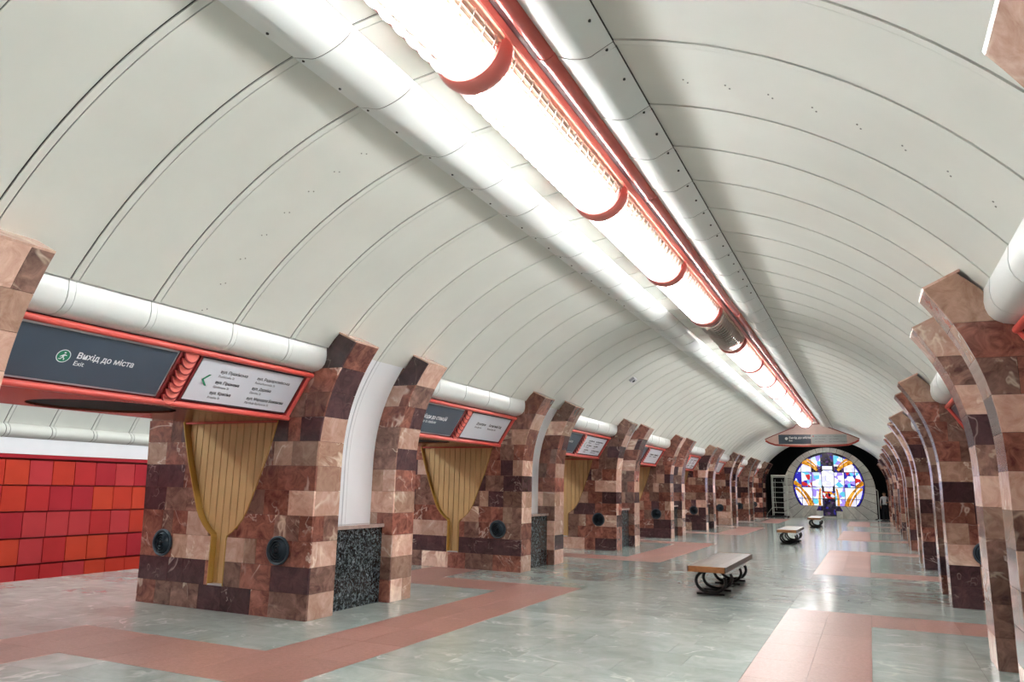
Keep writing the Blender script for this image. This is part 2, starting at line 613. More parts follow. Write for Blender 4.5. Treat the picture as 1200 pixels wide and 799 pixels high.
# ================================================================== CORNICES above the passages, platform tunnels
CORN = [(3.575, 3.345), (3.572, 3.30), (3.566, 3.24), (3.572, 3.18), (3.592, 3.125), (3.63, 3.08), (3.69, 3.048), (3.78, 3.03)]
for s in (-1, 1):
    for i in range(0, 9):
        ya, yb = py(s, i - 1) + PL, py(s, i)
        if i == 0: ya = max(ya, YB)
        pr = [(s * u, z) for u, z in CORN]
        cen = (s * 3.85, 3.25)
        bk = MB(); ring = [(x * 0.99 + cen[0] * 0.01, z) for x, z in pr]
        ring = [(p[0] + s * 0.012, p[1] + 0.004) for p in pr] + [(s * 4.0, 3.03), (s * 4.0, 3.345)]
        bk.prism([(x, ya, z) for x, z in ring], [(x, yb, z) for x, z in ring])
        tr = structure(bk.build('trim_%d' % (3 + i + (0 if s < 0 else 9)), M['gap'], smooth=True), 'white rounded cornice over the %s passage on the %s' % (ORD[i], SIDE[s]), 'trim')
        cuts = [ya] + [y for y in ribs if ya + 0.05 < y < yb - 0.05] + [yb]
        for k in range(len(cuts) - 1):
            a = cuts[k] + (0 if k == 0 else SW / 2 + 0.006); e = cuts[k + 1] - (0 if k == len(cuts) - 2 else SW / 2 + 0.006)
            q = MB()
            q.loft([[(x, a, z), (x, e, z), (x + s * 0.011, e, z + 0.003), (x + s * 0.011, a, z + 0.003)] for x, z in pr])
            q.build('cornice_panel', M['whitegloss'], tr, smooth=True)
            if k:
                q = MB()
                q.loft([[(x - s * 0.004, cuts[k] - SW / 2, z), (x - s * 0.004, cuts[k] + SW / 2, z), (x + s * 0.008, cuts[k] + SW / 2, z + 0.003), (x + s * 0.008, cuts[k] - SW / 2, z + 0.003)] for x, z in pr])
                q.build('cornice_strap', M['whitegloss'], tr, smooth=True)

for s in (-1, 1):
    # track wall
    wb = MB().box(min(s * 12.02, s * 12.4), max(s * 12.02, s * 12.4), YB, 57, -1.3, 2.34).build('wall_' + SIDE[s], M['darkred'])
    structure(wb, 'red tiled wall across the track on the %s' % SIDE[s], 'wall')
    TW, TH = 0.462, 0.487
    g = 0.008
    me = MB()   # tile leaning out at its foot, with a lip
    me.prism([(0.0, g, g), (-s * 0.06 * 1, g, g), (-s * 0.06, g, 0.05), (-s * 0.03, g, TH - g), (0, g, TH - g)],
             [(0.0, TW - g, g), (-s * 0.06, TW - g, g), (-s * 0.06, TW - g, 0.05), (-s * 0.03, TW - g, TH - g), (0, TW - g, TH - g)])
    tm = me.mesh('wall_tile', M['tile0'])
    rest = MB()
    ny = int((57 - YB) / TW)
    for j in range(ny):
        y = YB + j * TW + 0.05
        for k in range(-1, 4):
            z = k * TH + 0.005 * k
            mt = random.choices([0, 1, 2, 3, 4], [6, 2, 4, 5, 1])[0]
            if s < 0 and 7.3 < y < 13.6:
                link('wall_tile', tm, wb, (s * 12.02, y, z), M['tile%d' % mt])
            else:
                rest.cur = mt
                rest.add([(v[0] + s * 12.02, v[1] + y, v[2] + z) for v in me.V], me.F)
    o = rest.build('wall_tile_field', [M['tile%d' % i] for i in range(5)], wb)
    o['kind'] = 'stuff'
    # ledge + white fascia + roll
    tr = structure(MB().box(min(s * 11.93, s * 12.3), max(s * 11.93, s * 12.3), YB, 57, 1.985, 2.05).build('trim_%d' % (30 + (s > 0)), M['tile2']), 'red ledge capping the %s track wall tiles' % SIDE[s], 'trim')
    cc = MB().box(min(s * 11.98, s * 12.3), max(s * 11.98, s * 12.3), YB, 57, 2.06, 2.36).build('trim_%d' % (32 + (s > 0)), M['nichewhite'])
    structure(cc, 'white fascia above the red tiles on the %s track wall' % SIDE[s], 'trim')
    pcx, pcz, pr_ = s * 8.9, 0.95, 3.5
    def pv(r, a): return (pcx + r * math.sin(a), pcz + r * math.cos(a))
    amax = math.acos((2.62 - pcz) / pr_)
    a_out, a_in = s * amax, -s * 0.655
    b = MB()
    b.loft([[(pv(pr_ + 0.03, a_out + (a_in - a_out) * k / 24)[0], YB, pv(pr_ + 0.03, a_out + (a_in - a_out) * k / 24)[1]), (pv(pr_ + 0.03, a_out + (a_in - a_out) * k / 24)[0], 57, pv(pr_ + 0.03, a_out + (a_in - a_out) * k / 24)[1]),
             (pv(pr_ + 0.2, a_out + (a_in - a_out) * k / 24)[0], 57, pv(pr_ + 0.2, a_out + (a_in - a_out) * k / 24)[1]), (pv(pr_ + 0.2, a_out + (a_in - a_out) * k / 24)[0], YB, pv(pr_ + 0.2, a_out + (a_in - a_out) * k / 24)[1])] for k in range(25)])
    # roll backing
    RO = [(11.98, 2.62), (11.90, 2.58), (11.86, 2.51), (11.87, 2.44), (11.92, 2.39), (11.99, 2.36)]
    ring = [(s * (u + 0.012), z) for u, z in RO] + [(s * 12.15, 2.36), (s * 12.15, 2.64)]
    b.prism([(x, YB, z) for x, z in ring], [(x, 57, z) for x, z in ring])
    pc = structure(b.build('ceiling_platform_%s' % SIDE[s], M['gap'], smooth=True), 'white panelled vault over the %s platform' % SIDE[s], 'ceiling')
    prs = [(YB + 0.6 + 0.885 * k) for k in range(0, 71)]
    q = MB(); ln = 0.885 - SW - 2 * GAPW
    q.loft([[(pv(pr_, a)[0], 0, pv(pr_, a)[1]), (pv(pr_, a)[0], ln, pv(pr_, a)[1]), (pv(pr_ + 0.012, a)[0], ln, pv(pr_ + 0.012, a)[1]), (pv(pr_ + 0.012, a)[0], 0, pv(pr_ + 0.012, a)[1])] for a in [a_out + (a_in - a_out) * k / 20 for k in range(21)]])
    q.loft([[(s * u, 0, z), (s * u, ln, z), (s * (u + 0.01), ln, z), (s * (u + 0.01), 0, z)] for u, z in RO])
    pm = q.mesh('platform_vault_panel', M['white'], smooth=True)
    q = MB()
    q.loft([[(pv(pr_ - 0.006, a)[0], 0, pv(pr_ - 0.006, a)[1]), (pv(pr_ - 0.006, a)[0], SW, pv(pr_ - 0.006, a)[1]), (pv(pr_ + 0.008, a)[0], SW, pv(pr_ + 0.008, a)[1]), (pv(pr_ + 0.008, a)[0], 0, pv(pr_ + 0.008, a)[1])] for a in [a_out + (a_in - a_out) * k / 20 for k in range(21)]])
    q.loft([[(s * (u - 0.004), 0, z), (s * (u - 0.004), SW, z), (s * (u + 0.008), SW, z), (s * (u + 0.008), 0, z)] for u, z in RO])
    sm = q.mesh('platform_seam_strip', M['white'], smooth=True)
    for y in prs:
        link('platform_vault_panel', pm, pc, (0, y + SW / 2 + GAPW, 0)); link('platform_seam_strip', sm, pc, (0, y - SW / 2, 0))
    # track bed and platform edge
    structure(MB().box(min(s * 9.8, s * 12.4), max(s * 9.8, s * 12.4), YB, 57, -1.5, -1.3).build('track_bed_%s' % SIDE[s], M['trackbed']), 'dark track bed beside the %s platform' % SIDE[s], 'track')
    # platform lamp line
    t = thing('platform_lamp', 'long fluorescent lamp line above the %s platform' % SIDE[s], 'lamp', (s * 8.6, 25, 4.28))
    MB().box(-0.16, 0.16, -32, 32, 0.03, 0.12).build('housing', M['whitegloss'], t)
    MB().box(-0.14, 0.14, -32, 32, -0.02, 0.03).build('diffuser', M['platlamp'], t)

# ================================================================== PYLONS
HW = [(2.43, 0.85), (2.2, 0.785), (1.9, 0.69), (1.6, 0.575), (1.42, 0.505), (1.28, 0.45), (1.16, 0.385), (1.06, 0.30), (0.99, 0.22), (0.94, 0.14), (0.90, 0.13), (0.3075, 0.13)]


def hw(z):
    for (z1, h1), (z0, h0) in zip(HW[:-1], HW[1:]):
        if z >= z0: return h0 + (h1 - h0) * (z - z0) / (z1 - z0)
    return HW[-1][1]


def zlow(x):     # lowest z of the outline at half width x
    x = abs(x)
    if x <= 0.128: return 0.3075
    for (z1, h1), (z0, h0) in zip(HW[:-1], HW[1:]):
        if h0 <= x <= h1 and h1 > h0: return z0 + (z1 - z0) * (x - h0) / (h1 - h0)
    return 2.40


BU = 5.135
RD = 0.11          # depth of the goblet recesses
FT, BT = (u_h(3.386), 3.386), (3.39, 3.51)


def tile_sets(s, seed):
    """list of (mesh, (x,y,z) local to pylon origin at (0,y_near,0), zone, row)"""
    rnd = random.Random(seed)
    out = []
    g = 0.0018

    def prism_tile(poly, y0, y1, zone, row):
        cu = sum(p[0] for p in poly) / len(poly); cz = sum(p[1] for p in poly) / len(poly)
        q = MB().prism([(s * (u - cu), 0, z - cz) for u, z in poly], [(s * (u - cu), y1 - y0, z - cz) for u, z in poly])
        out.append((q.mesh('marble_tile', M['red']), (s * cu, y0, cz), zone, row))

    for r in range(11):
        z0, z1 = r * ROW, (r + 1) * ROW
        umax = u_b((z0 + z1) / 2) if z0 < 2.44 else 4.5
        cuts = []
        u = u_h(z0) + rnd.choice([0.2, 0.3, 0.4, 0.6])
        while u < umax - 0.16:
            cuts.append(u)
            u += rnd.choice([0.2, 0.27, 0.3, 0.33, 0.4, 0.5, 0.62])
        bounds = [None] + cuts + [None]
        for k in range(len(bounds) - 1):
            zz = [z0 + g, (z0 + z1) / 2, z1 - g]
            def clampv(uu, z):      # keep the face inside the vault line
                return min(uu, u_v(z) + 0.03) if z > 3.35 else uu
            left = [(u_h(z), z) for z in zz] if bounds[k] is None else [(bounds[k] + g, zz[0]), (bounds[k] + g, zz[2])]
            if bounds[k + 1] is None:
                right = [(u_b(z), z) for z in zz] if z0 < 2.44 else [(4.5, zz[0]), (4.5, zz[2])]
            else:
                right = [(bounds[k + 1] - g, zz[0]), (bounds[k + 1] - g, zz[2])]
            if r == 10:
                if bounds[k] is not None and bounds[k] > 3.5:
                    break
                if right[0][0] > 3.5 or True:
                    poly = [(u_h(zz[0]), zz[0]), (u_h(zz[1]), zz[1]), FT, BT, (3.56, 3.35), (3.75, 3.06), (3.75, zz[0])] if k == 0 else None
                if poly: prism_tile(poly, 0, 0.03, 'face', r)
                break
            # leave out the goblet-shaped recess
            lu, ru = left[0][0], right[0][0]
            h_ = hw(z1)
            if z1 > 0.32 and z0 < 2.40 and ru > BU - h_ and lu < BU + h_:
                zs_ = [z0 + g + (z1 - z0 - 2 * g) * j / 6 for j in range(7)]
                for sg in (-1, 1):
                    ed = [(BU + sg * (hw(z) + 0.012), z) for z in zs_]
                    if sg < 0: ed = [(max(lu, min(ru, u)), z) for u, z in ed]; out_ = [(lu, z) for z in zs_]
                    else: ed = [(min(ru, max(lu, u)), z) for u, z in ed]; out_ = [(ru, z) for z in zs_]
                    if sg > 0 and bounds[k + 1] is None: out_ = [(u_b(z), z) for z in zs_]
                    if max(abs(e[0] - o_[0]) for e, o_ in zip(ed, out_)) > 0.01:
                        keep = [j for j in range(7) if abs(ed[j][0] - out_[j][0]) > 0.002]
                        if len(keep) >= 2:
                            prism_tile([ed[j] for j in keep] + [out_[j] for j in keep[::-1]], 0, 0.03, 'face', r)
                continue
            prism_tile(left + right[::-1], 0, 0.03, 'face', r)
        # hall faces of the two piers
        for (ya, yb) in ((0.032, WA), (DB + 0.032, PL)):
            zs = [z0 + g + (z1 - z0 - 2 * g) * k / 4 for k in range(5)] if r < 10 else [z0 + g + (3.386 - z0 - g) * k / 4 for k in range(5)]
            cuts = [ya, yb] if rnd.random() < 0.7 else [ya, ya + (yb - ya) * rnd.choice([0.4, 0.55, 0.65]), yb]
            for c0, c1 in zip(cuts[:-1], cuts[1:]):
                q = MB()
                cu, cz, cy = u_h(zs[2]), zs[2], (c0 + c1) / 2
                q.loft([[(s * (u_h(z) - cu), c0 + g - cy, z - cz), (s * (u_h(z) - cu), c1 - g - cy, z - cz), (s * (u_h(z) + 0.03 - cu), c1 - g - cy, z - cz), (s * (u_h(z) + 0.03 - cu), c0 + g - cy, z - cz)] for z in zs])
                out.append((q.mesh('marble_tile', M['red']), (s * cu, cy, cz), 'hall', r))
        # side of the far pier inside the niche
        zz = [z0 + g, (z0 + z1) / 2, z1 - g] if r < 10 else [z0 + g, (z0 + 3.386) / 2, 3.386]
        if r < 10:
            cuts = [0, 0.41] if rnd.random() < 0.55 else [0, rnd.choice([0.14, 0.2, 0.27]), 0.41]
            for c0, c1 in zip(cuts[:-1], cuts[1:]):
                prism_tile([(u_h(z) + c0 + (g if c0 else 0), z) for z in zz] + [(u_h(z) + c1, z) for z in zz[::-1]], DB, DB + 0.03, 'niche', r)
        else:
            prism_tile([(u_h(z), z) for z in zz] + [BT, (3.52, 3.34), (u_h(zz[0]) + 0.41, zz[0])], DB, DB + 0.03, 'niche', r)
    # caps on top of the piers
    for (ya, yb) in ((0.0, WA), (DB, PL)):
        q = MB()
        n_ = Vector((BT[0] - FT[0], 0, BT[1] - FT[1])).normalized()
        up = Vector((-n_.z, 0, n_.x)) * 0.02
        up = Vector((-abs(up.x), 0, abs(up.z)))
        cor = [(FT[0], FT[1]), (BT[0] + 0.03, BT[1] + 0.015), (BT[0] + 0.03 + up.x, BT[1] + 0.015 + up.z), (FT[0] + up.x, FT[1] + up.z)]
        q.prism([(s * u, ya, z) for u, z in cor], [(s * u, yb, z) for u, z in cor])
        out.append((q.mesh('pier_cap', M['light']), (0, 0, 0), 'cap', 11))
    return out


def core_mesh(s):
    q = MB()
    def prof(off, ftop=True):
        zs = [0, 0.9, 1.8, 2.1, 2.4, 2.7, 3.0, 3.2, 3.37]
        p = [(u_h(z) + off, z) for z in zs]
        if off < 0.1:
            p += [(BT[0], BT[1] - 0.012), (3.53, 3.33)]
        else:
            p += [(3.60, 3.31)]
        return p + [(3.64, 3.30), (6.62, 3.30), (u_b(2.4) - 0.0, 2.4), (u_b(1.2), 1.2), (6.553, 0)]
    yl = RD + 0.03
    def lay(L_, R_):
        q.loft([[(s * a_[0], 0.028, a_[1]), (s * b_[0], 0.028, b_[1]), (s * b_[0], yl, b_[1]), (s * a_[0], yl, a_[1])] for a_, b_ in zip(L_, R_)])
    zq = [z for z, h in HW][::-1]
    lay([(u_h(z) + 0.028, z) for z in (0, 0.3075)], [(6.553, 0), (6.555, 0.3075)])
    lay([(u_h(z) + 0.028, z) for z in zq], [(BU - hw(z) - 0.012, z) for z in zq])
    lay([(BU + hw(z) + 0.012, z) for z in zq], [(u_b(z), z) for z in zq])
    pr = [p for p in prof(0.028) if p[1] > 2.45]
    pr = [(u_h(2.43) + 0.028, 2.43)] + pr + [(u_b(2.43), 2.43)]
    q.prism([(s * u, 0.028, z) for u, z in pr], [(s * u, yl, z) for u, z in pr])
    for off, ya, yb in ((0.028, yl, WA), (0.43, WA, DB), (0.028, DB + 0.028, PL - 0.0)):
        pr = prof(off)
        q.prism([(s * u, ya, z) for u, z in pr], [(s * u, yb, z) for u, z in pr])
    return q.mesh('pylon_core', M['brown'])


WEIGHT = {'face': (46, 22, 10, 8, 14), 'hall': (26, 14, 32, 14, 14), 'niche': (34, 26, 14, 8, 18), 'cap': (0, 0, 100, 0, 0)}
KINDS = ['red', 'brown', 'light', 'tan', 'dark']


def pick(zone, row, rnd, i=1):
    wt = list(WEIGHT[zone])
    if i == 0 and zone == 'hall' and row > 5:
        return rnd.choices(KINDS, [4, 10, 60, 26, 0])[0]
    if zone == 'face':
        if row == 1: wt = [18, 8, 2, 2, 70]
        if row in (2, 3): wt = [44, 14, 16, 22, 4]
        if row >= 8: wt = [24, 34, 8, 18, 16]
    if zone == 'hall':
        if row in (1, 8): wt = [30, 24, 6, 6, 34]
        if row in (0, 2, 3, 4): wt = [16, 6, 46, 26, 6]
    return rnd.choices(KINDS, wt)[0]


PZS = {-1: ('left', 'brown and red marble'), 1: ('right', 'brown and red marble')}
sets = {(s, v): tile_sets(s, 11 + v + (5 if s > 0 else 0)) for s in (-1, 1) for v in (0, 1)}
cores = {s: core_mesh(s) for s in (-1, 1)}


def niche_meshes(s):
    d = {}
    q = MB(); zs = [1.075 + (3.40 - 1.075) * k / 14 for k in range(15)]
    def uu(z): return min(u_h(min(z, 3.386)) + 0.39, u_v(z) + 0.0)
    q.loft([[(s * uu(z), WA, z), (s * uu(z), DB, z), (s * (uu(z) + 0.03), DB, z), (s * (uu(z) + 0.03), WA, z)] for z in zs])
    d['niche_panel'] = q.mesh('niche_panel', M['nichewhite'], smooth=True)
    for nm, y0, y1, o in (('niche_strip', 1.085, 1.145, 0.006),):
        q = MB()
        q.loft([[(s * (uu(z) - o), y0, z), (s * (uu(z) - o), y1, z), (s * (uu(z)), y1, z), (s * (uu(z)), y0, z)] for z in zs])
        d[nm] = q.mesh(nm, M['nichewhite'], smooth=True)
    for k, y in enumerate((1.077, 1.153)):
        q = MB()
        q.loft([[(s * (uu(z) - 0.001), y - 0.006, z), (s * (uu(z) - 0.001), y + 0.006, z), (s * (uu(z) + 0.001), y + 0.006, z), (s * (uu(z) + 0.001), y - 0.006, z)] for z in zs])
        d['niche_seam%d' % k] = q.mesh('niche_seam', M['silver'], smooth=True)
    ub = A + 0.17
    x0, x1 = sorted((s * ub, s * (ub + 0.2)))
    d['granite_slab0'] = MB().box(x0, x1, WA, DB, 0, 0.545).mesh('granite_slab', M['granite'])
    d['granite_slab1'] = MB().box(x0, x1, WA, DB, 0.548, 1.03).mesh('granite_slab', M['granite'])
    x0, x1 = sorted((s * (ub - 0.035), s * (ub + 0.25)))
    d['niche_ledge'] = MB().box(x0, x1, WA, DB, 1.032, 1.08).mesh('niche_ledge', M['ledge'])
    return d


PYLONS = {}
niches = {s: niche_meshes(s) for s in (-1, 1)}

for s in (-1, 1):
    for i in range(-1, 9):
        if i == -1 and s < 0 and False: continue
        y = py(s, i)
        if i < 0:
            lab = 'marble-clad pylon behind the camera on the %s side' % SIDE[s]
        elif i == 0:
            lab = 'marble pylon cut off by the %s edge of the picture' % ('left' if s < 0 else 'top right')
        else:
            lab = '%s marble-clad pylon with curved piers and granite niche in the %s row' % ({1: 'largest fully seen', 8: 'farthest'}.get(i, ORD[i - 1]), SIDE[s])
        t = thing('marble_pylon', lab, 'pylon', (0, y, 0), 'pylons lining the %s of the hall' % SIDE[s])
        link('pylon_core', cores[s], t)
        PYLONS[(s, i)] = t
        rnd = random.Random(100 + i + (50 if s > 0 else 0))
        ts = sets[(s, i % 2)]
        if 0 <= i <= 4:
            for me, loc, zone, row in ts:
                link('pier_cap' if zone == 'cap' else 'marble_tile', me, t, loc, M[pick(zone, row, rnd, i)])
        else:
            q = MB()
            for me, loc, zone, row in ts:
                q.cur = KINDS.index(pick(zone, row, rnd)); q.r = rnd.random() + 0.001
                q.add([(v.co.x + loc[0], v.co.y + loc[1], v.co.z + loc[2]) for v in me.vertices], [tuple(p.vertices) for p in me.polygons])
            o = q.build('marble_tile_cladding', [M[k] for k in KINDS], t)
            o['kind'] = 'stuff'
        for k, me in niches[s].items():
            link(me.name.split('.')[0], me, t)


# ================================================================== SIGN LINTELS
def text_mesh(body, size, mat, bold=False, align='LEFT'):
    cu = bpy.data.curves.new('lettering', 'FONT')
    cu.body = body
    cu.size = size
    cu.align_x = align
    cu.extrude = 0.0006
    cu.resolution_u = 3
    if bold: cu.offset = size * 0.018
    o = bpy.data.objects.new('tmp', cu)
    COL.objects.link(o)
    dg = bpy.context.evaluated_depsgraph_get()
    me = bpy.data.meshes.new_from_object(o.evaluated_get(dg))
    bpy.data.objects.remove(o)
    bpy.data.curves.remove(cu)
    me.materials.clear(); me.materials.append(mat)
    me.name = 'lettering'
    return me


TXT = {}
def T(body, size, mat, bold=False, align='LEFT'):
    k = (body, size, mat, bold, align)
    if k not in TXT: TXT[k] = text_mesh(body, size, M[mat], bold, align)
    return TXT[k]


SL = 0.681
LEN = P - PL


def sign_box(s, i, full):
    """lintel between pylon i-1 and pylon i on side s"""
    ya, yb = py(s, i - 1) + PL, py(s, i)
    def Pt(q, t, d):       # q along the reader's right, t up the slope, d towards the hall
        u = 4.16 - 0.537 * t - 0.843 * d
        z = 2.448 + 0.843 * t - 0.537 * d
        y = q if s < 0 else LEN - q
        return Vector((s * u, y, z))
    ex = Vector((0, 1 if s < 0 else -1, 0))
    ey = Vector((-s * 0.537, 0, 0.843))
    ez = Vector((-s * 0.843, 0, -0.537))
    t = thing('sign_lintel', 'red framed sign box over the %s passage on the %s%s' % (ORD[i - 1], SIDE[s], ', exit text and street names' if (s < 0 and i == 1) else ''), 'sign', (0, ya, 0), 'sign boxes over the %s passages' % SIDE[s])
    g = 0.004
    # body
    q = MB()
    pr = [(4.17, 2.455), (5.85, 2.455), (6.2, 2.9), (6.2, 3.5), (3.98, 3.5), (3.98, 3.02), (3.82, 3.02)]
    q.prism([(s * u, g, z) for u, z in pr], [(s * u, LEN - g, z) for u, z in pr])
    q.build('box_body', M['darkred'], t)
    # soffit with round opening
    q = MB(); cx, cy, R_ = 5.02, LEN / 2, 0.74
    n = 48; inner = []; outer = []
    x0, x1, y0, y1 = 4.19, 5.87, g, LEN - g
    for k in range(n):
        a = 2 * math.pi * k / n
        dx, dy = math.cos(a), math.sin(a)
        inner.append((cx + R_ * dx, cy + R_ * dy))
        m_ = min(((x1 - cx) / dx if dx > 1e-6 else (x0 - cx) / dx if dx < -1e-6 else 1e9), ((y1 - cy) / dy if dy > 1e-6 else (y0 - cy) / dy if dy < -1e-6 else 1e9))
        outer.append((cx + m_ * dx, cy + m_ * dy))
    q.loft([[(s * u, y, 2.42) for u, y in outer], [(s * u, y, 2.42) for u, y in inner], [(s * u, y, 2.45) for u, y in inner]], True, False)
    so = q.build('soffit', M['soffit'], t, fix=True)
    q = MB(); q.prism([(s * u, y, 2.446) for u, y in inner], [(s * u, y, 2.452) for u, y in inner])
    q.build('lamp_recess', M['void'], t)
    # frame rails (rounded) and stiles
    def rail(name, pts, r, mat):
        MB().tube(pts, r, 10).build(name, M[mat], t, smooth=True)
    q = MB(); q.prism([Pt(g, 0, 0), Pt(LEN - g, 0, 0), Pt(LEN - g, SL, 0), Pt(g, SL, 0)], [Pt(g, 0, -0.03), Pt(LEN - g, 0, -0.03), Pt(LEN - g, SL, -0.03), Pt(g, SL, -0.03)])
    q.build('frame_back', M['darkred'], t)
    rail('frame_rail', [Pt(g, 0.02, 0.035), Pt(LEN - g, 0.02, 0.035)], 0.034, 'coral')
    rail('frame_rail', [Pt(g, SL - 0.02, 0.035), Pt(LEN - g, SL - 0.02, 0.035)], 0.034, 'coral')
    for qq in (0.04, LEN - 0.04):
        rail('frame_stile', [Pt(qq, 0.0, 0.03), Pt(qq, SL, 0.03)], 0.03, 'coral')
    S0, S1 = 1.88, 2.15          # ornament column
    panels = []
    for (a, b_, mt) in ((0.12, S0 - 0.035, 'slate'), (S1 + 0.035, LEN - 0.11, 'signwhite')):
        def slab(nm, e, d0, d1, mat, par):
            c = [(a - e, 0.085 - e), (b_ + e, 0.085 - e), (b_ + e, SL - 0.085 + e), (a - e, SL - 0.085 + e)]
            return MB().prism([Pt(x, y, d0) for x, y in c], [Pt(x, y, d1) for x, y in c]).build(nm, M[mat], par)
        slab('panel_trim', 0.02, 0.0, 0.014, 'silver' if mt == 'slate' else 'ink', t)
        p = slab('dark_panel' if mt == 'slate' else 'white_panel', 0, 0.0, 0.02, mt, t)
        panels.append(p)
        for e0, e1 in ((a - 0.05, a - 0.022), (b_ + 0.022, b_ + 0.05)):
            MB().prism([Pt(e0, 0.03, 0), Pt(e1, 0.03, 0), Pt(e1, SL - 0.03, 0), Pt(e0, SL - 0.03, 0)], [Pt(e0, 0.03, 0.03), Pt(e1, 0.03, 0.03), Pt(e1, SL - 0.03, 0.03), Pt(e0, SL - 0.03, 0.03)]).build('mullion', M['darkred'], t)
    # scale ornament
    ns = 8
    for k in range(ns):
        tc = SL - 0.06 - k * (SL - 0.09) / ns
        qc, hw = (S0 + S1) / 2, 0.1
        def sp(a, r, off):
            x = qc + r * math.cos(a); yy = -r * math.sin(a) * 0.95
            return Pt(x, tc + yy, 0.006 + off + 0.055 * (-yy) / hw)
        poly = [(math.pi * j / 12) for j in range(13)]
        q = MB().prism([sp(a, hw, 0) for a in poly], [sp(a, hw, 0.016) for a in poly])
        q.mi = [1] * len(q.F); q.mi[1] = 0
        so_ = q.build('scale', [M['darkred'], M['darkred']], t)  # deep red border paints in the shadow crescent between overlapping scales
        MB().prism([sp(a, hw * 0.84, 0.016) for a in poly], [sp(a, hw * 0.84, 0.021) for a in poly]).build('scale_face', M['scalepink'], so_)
    if not full:
        return t
    def put(me, q0, t0, par, d=0.0212):
        o = link('lettering', me, par)
        o.matrix_world = Matrix(((ex.x, ey.x, ez.x, 0), (ex.y, ey.y, ez.y, 0), (ex.z, ey.z, ez.z, 0), (0, 0, 0, 1)))
        p = Pt(q0, t0, d)
        o.location = p
        o.rotation_euler = Matrix(((ex.x, ey.x, ez.x), (ex.y, ey.y, ez.y), (ex.z, ey.z, ez.z))).to_euler()
        return o
    dk, wh = panels
    if i % 2 == 1:
        put(T('Вихід до міста', 0.086, 'textwhite', True), 0.84, 0.345, dk)
        put(T('Exit', 0.068, 'textwhite'), 0.84, 0.27, dk)
        # round green exit mark
        def disc(r, d0, d1, mat, nm):
            c = [(0.72 + r * math.cos(2 * math.pi * k / 28), 0.345 + r * math.sin(2 * math.pi * k / 28)) for k in range(28)]
            MB().prism([Pt(x, y, d0) for x, y in c], [Pt(x, y, d1) for x, y in c]).build(nm, M[mat], dk)
        disc(0.066, 0.0201, 0.0212, 'textwhite', 'mark_ring'); disc(0.058, 0.0213, 0.0219, 'green', 'mark_disc')
        fig = [[(-.005, .028), (.012, .028), (.012, .042), (-.005, .042)], [(-.02, .005), (.002, .022), (.014, .018), (.004, -.008), (-.01, -.006)],
               [(.004, .02), (.03, .012), (.03, .005), (.006, .008)], [(-.02, .006), (-.034, -.008), (-.028, -.012), (-.014, .0)],
               [(-.01, -.006), (.004, -.008), (.02, -.024), (.02, -.04), (.012, -.04), (.008, -.026)], [(-.01, -.006), (-.002, -.01), (-.014, -.034), (-.036, -.036), (-.036, -.028), (-.02, -.026)]]
        q = MB()
        for pl in fig:
            q.prism([Pt(0.72 + x, 0.345 + y, 0.0219) for x, y in pl], [Pt(0.72 + x, 0.345 + y, 0.0224) for x, y in pl])
        q.build('running_figure', M['textwhite'], dk)
        names = [[('вул. Пушкінська', 'Pushkinska St'), ('вул. Гіршмана', 'Girshmana St'), ('вул. Красіна', 'Krasina St')],
                 [('вул. Раднаркомівська', 'Radnarkomivska St'), ('вул. Дарвіна', 'Darvina St'), ('вул. Маршала Бажанова', 'Marshala Bazhanova St')]]
        for c in (0, 1):
            for r in range(3):
                put(T(names[c][r][0], 0.052, 'ink', True), 2.5 + 0.56 * c, 0.46 - 0.135 * r, wh)
                put(T(names[c][r][1], 0.043, 'inkgrey'), 2.5 + 0.56 * c, 0.405 - 0.135 * r, wh)
        q = MB()
        for pl in ([(2.30, 0.35), (2.33, 0.35), (2.40, 0.42), (2.37, 0.42)], [(2.30, 0.35), (2.33, 0.35), (2.40, 0.28), (2.37, 0.28)]):
            q.prism([Pt(x, y, 0.0201) for x, y in pl], [Pt(x, y, 0.0212) for x, y in pl])
        q.build('arrow', M['green'], wh)
    else:
        put(T('Поїзди до станцій', 0.098, 'textwhite', True), 0.6, 0.345, dk)
        put(T('Trains to stations', 0.078, 'textwhite'), 0.6, 0.265, dk)
        put(T('Держпром', 0.07, 'ink', True), 2.52, 0.38, wh)
        put(T('Derzhprom', 0.056, 'inkgrey'), 2.52, 0.31, wh)
        put(T('Ботанічний Сад', 0.07, 'ink', True), 3.03, 0.38, wh)
        put(T('Botanichnyi Sad', 0.056, 'inkgrey'), 3.03, 0.31, wh)
    return t


for s in (-1, 1):
    for i in range(1, 9):
        sign_box(s, i, i <= 5)
    # plain lintel behind the camera
    ya, yb = py(s, -1) + PL, py(s, 0)
    q = MB(); pr = [(3.82, 3.02), (4.17, 2.42), (5.85, 2.42), (6.2, 2.9), (6.2, 3.5), (3.98, 3.5)]
    q.prism([(s * u, ya + 0.005, z) for u, z in pr], [(s * u, yb - 0.005, z) for u, z in pr])
    tag(q.build('sign_lintel', M['darkred']), 'red sign box over the %s passage behind the camera' % SIDE[s], 'sign')


# ================================================================== BRASS PANELS on the near faces
brass_cache = {}


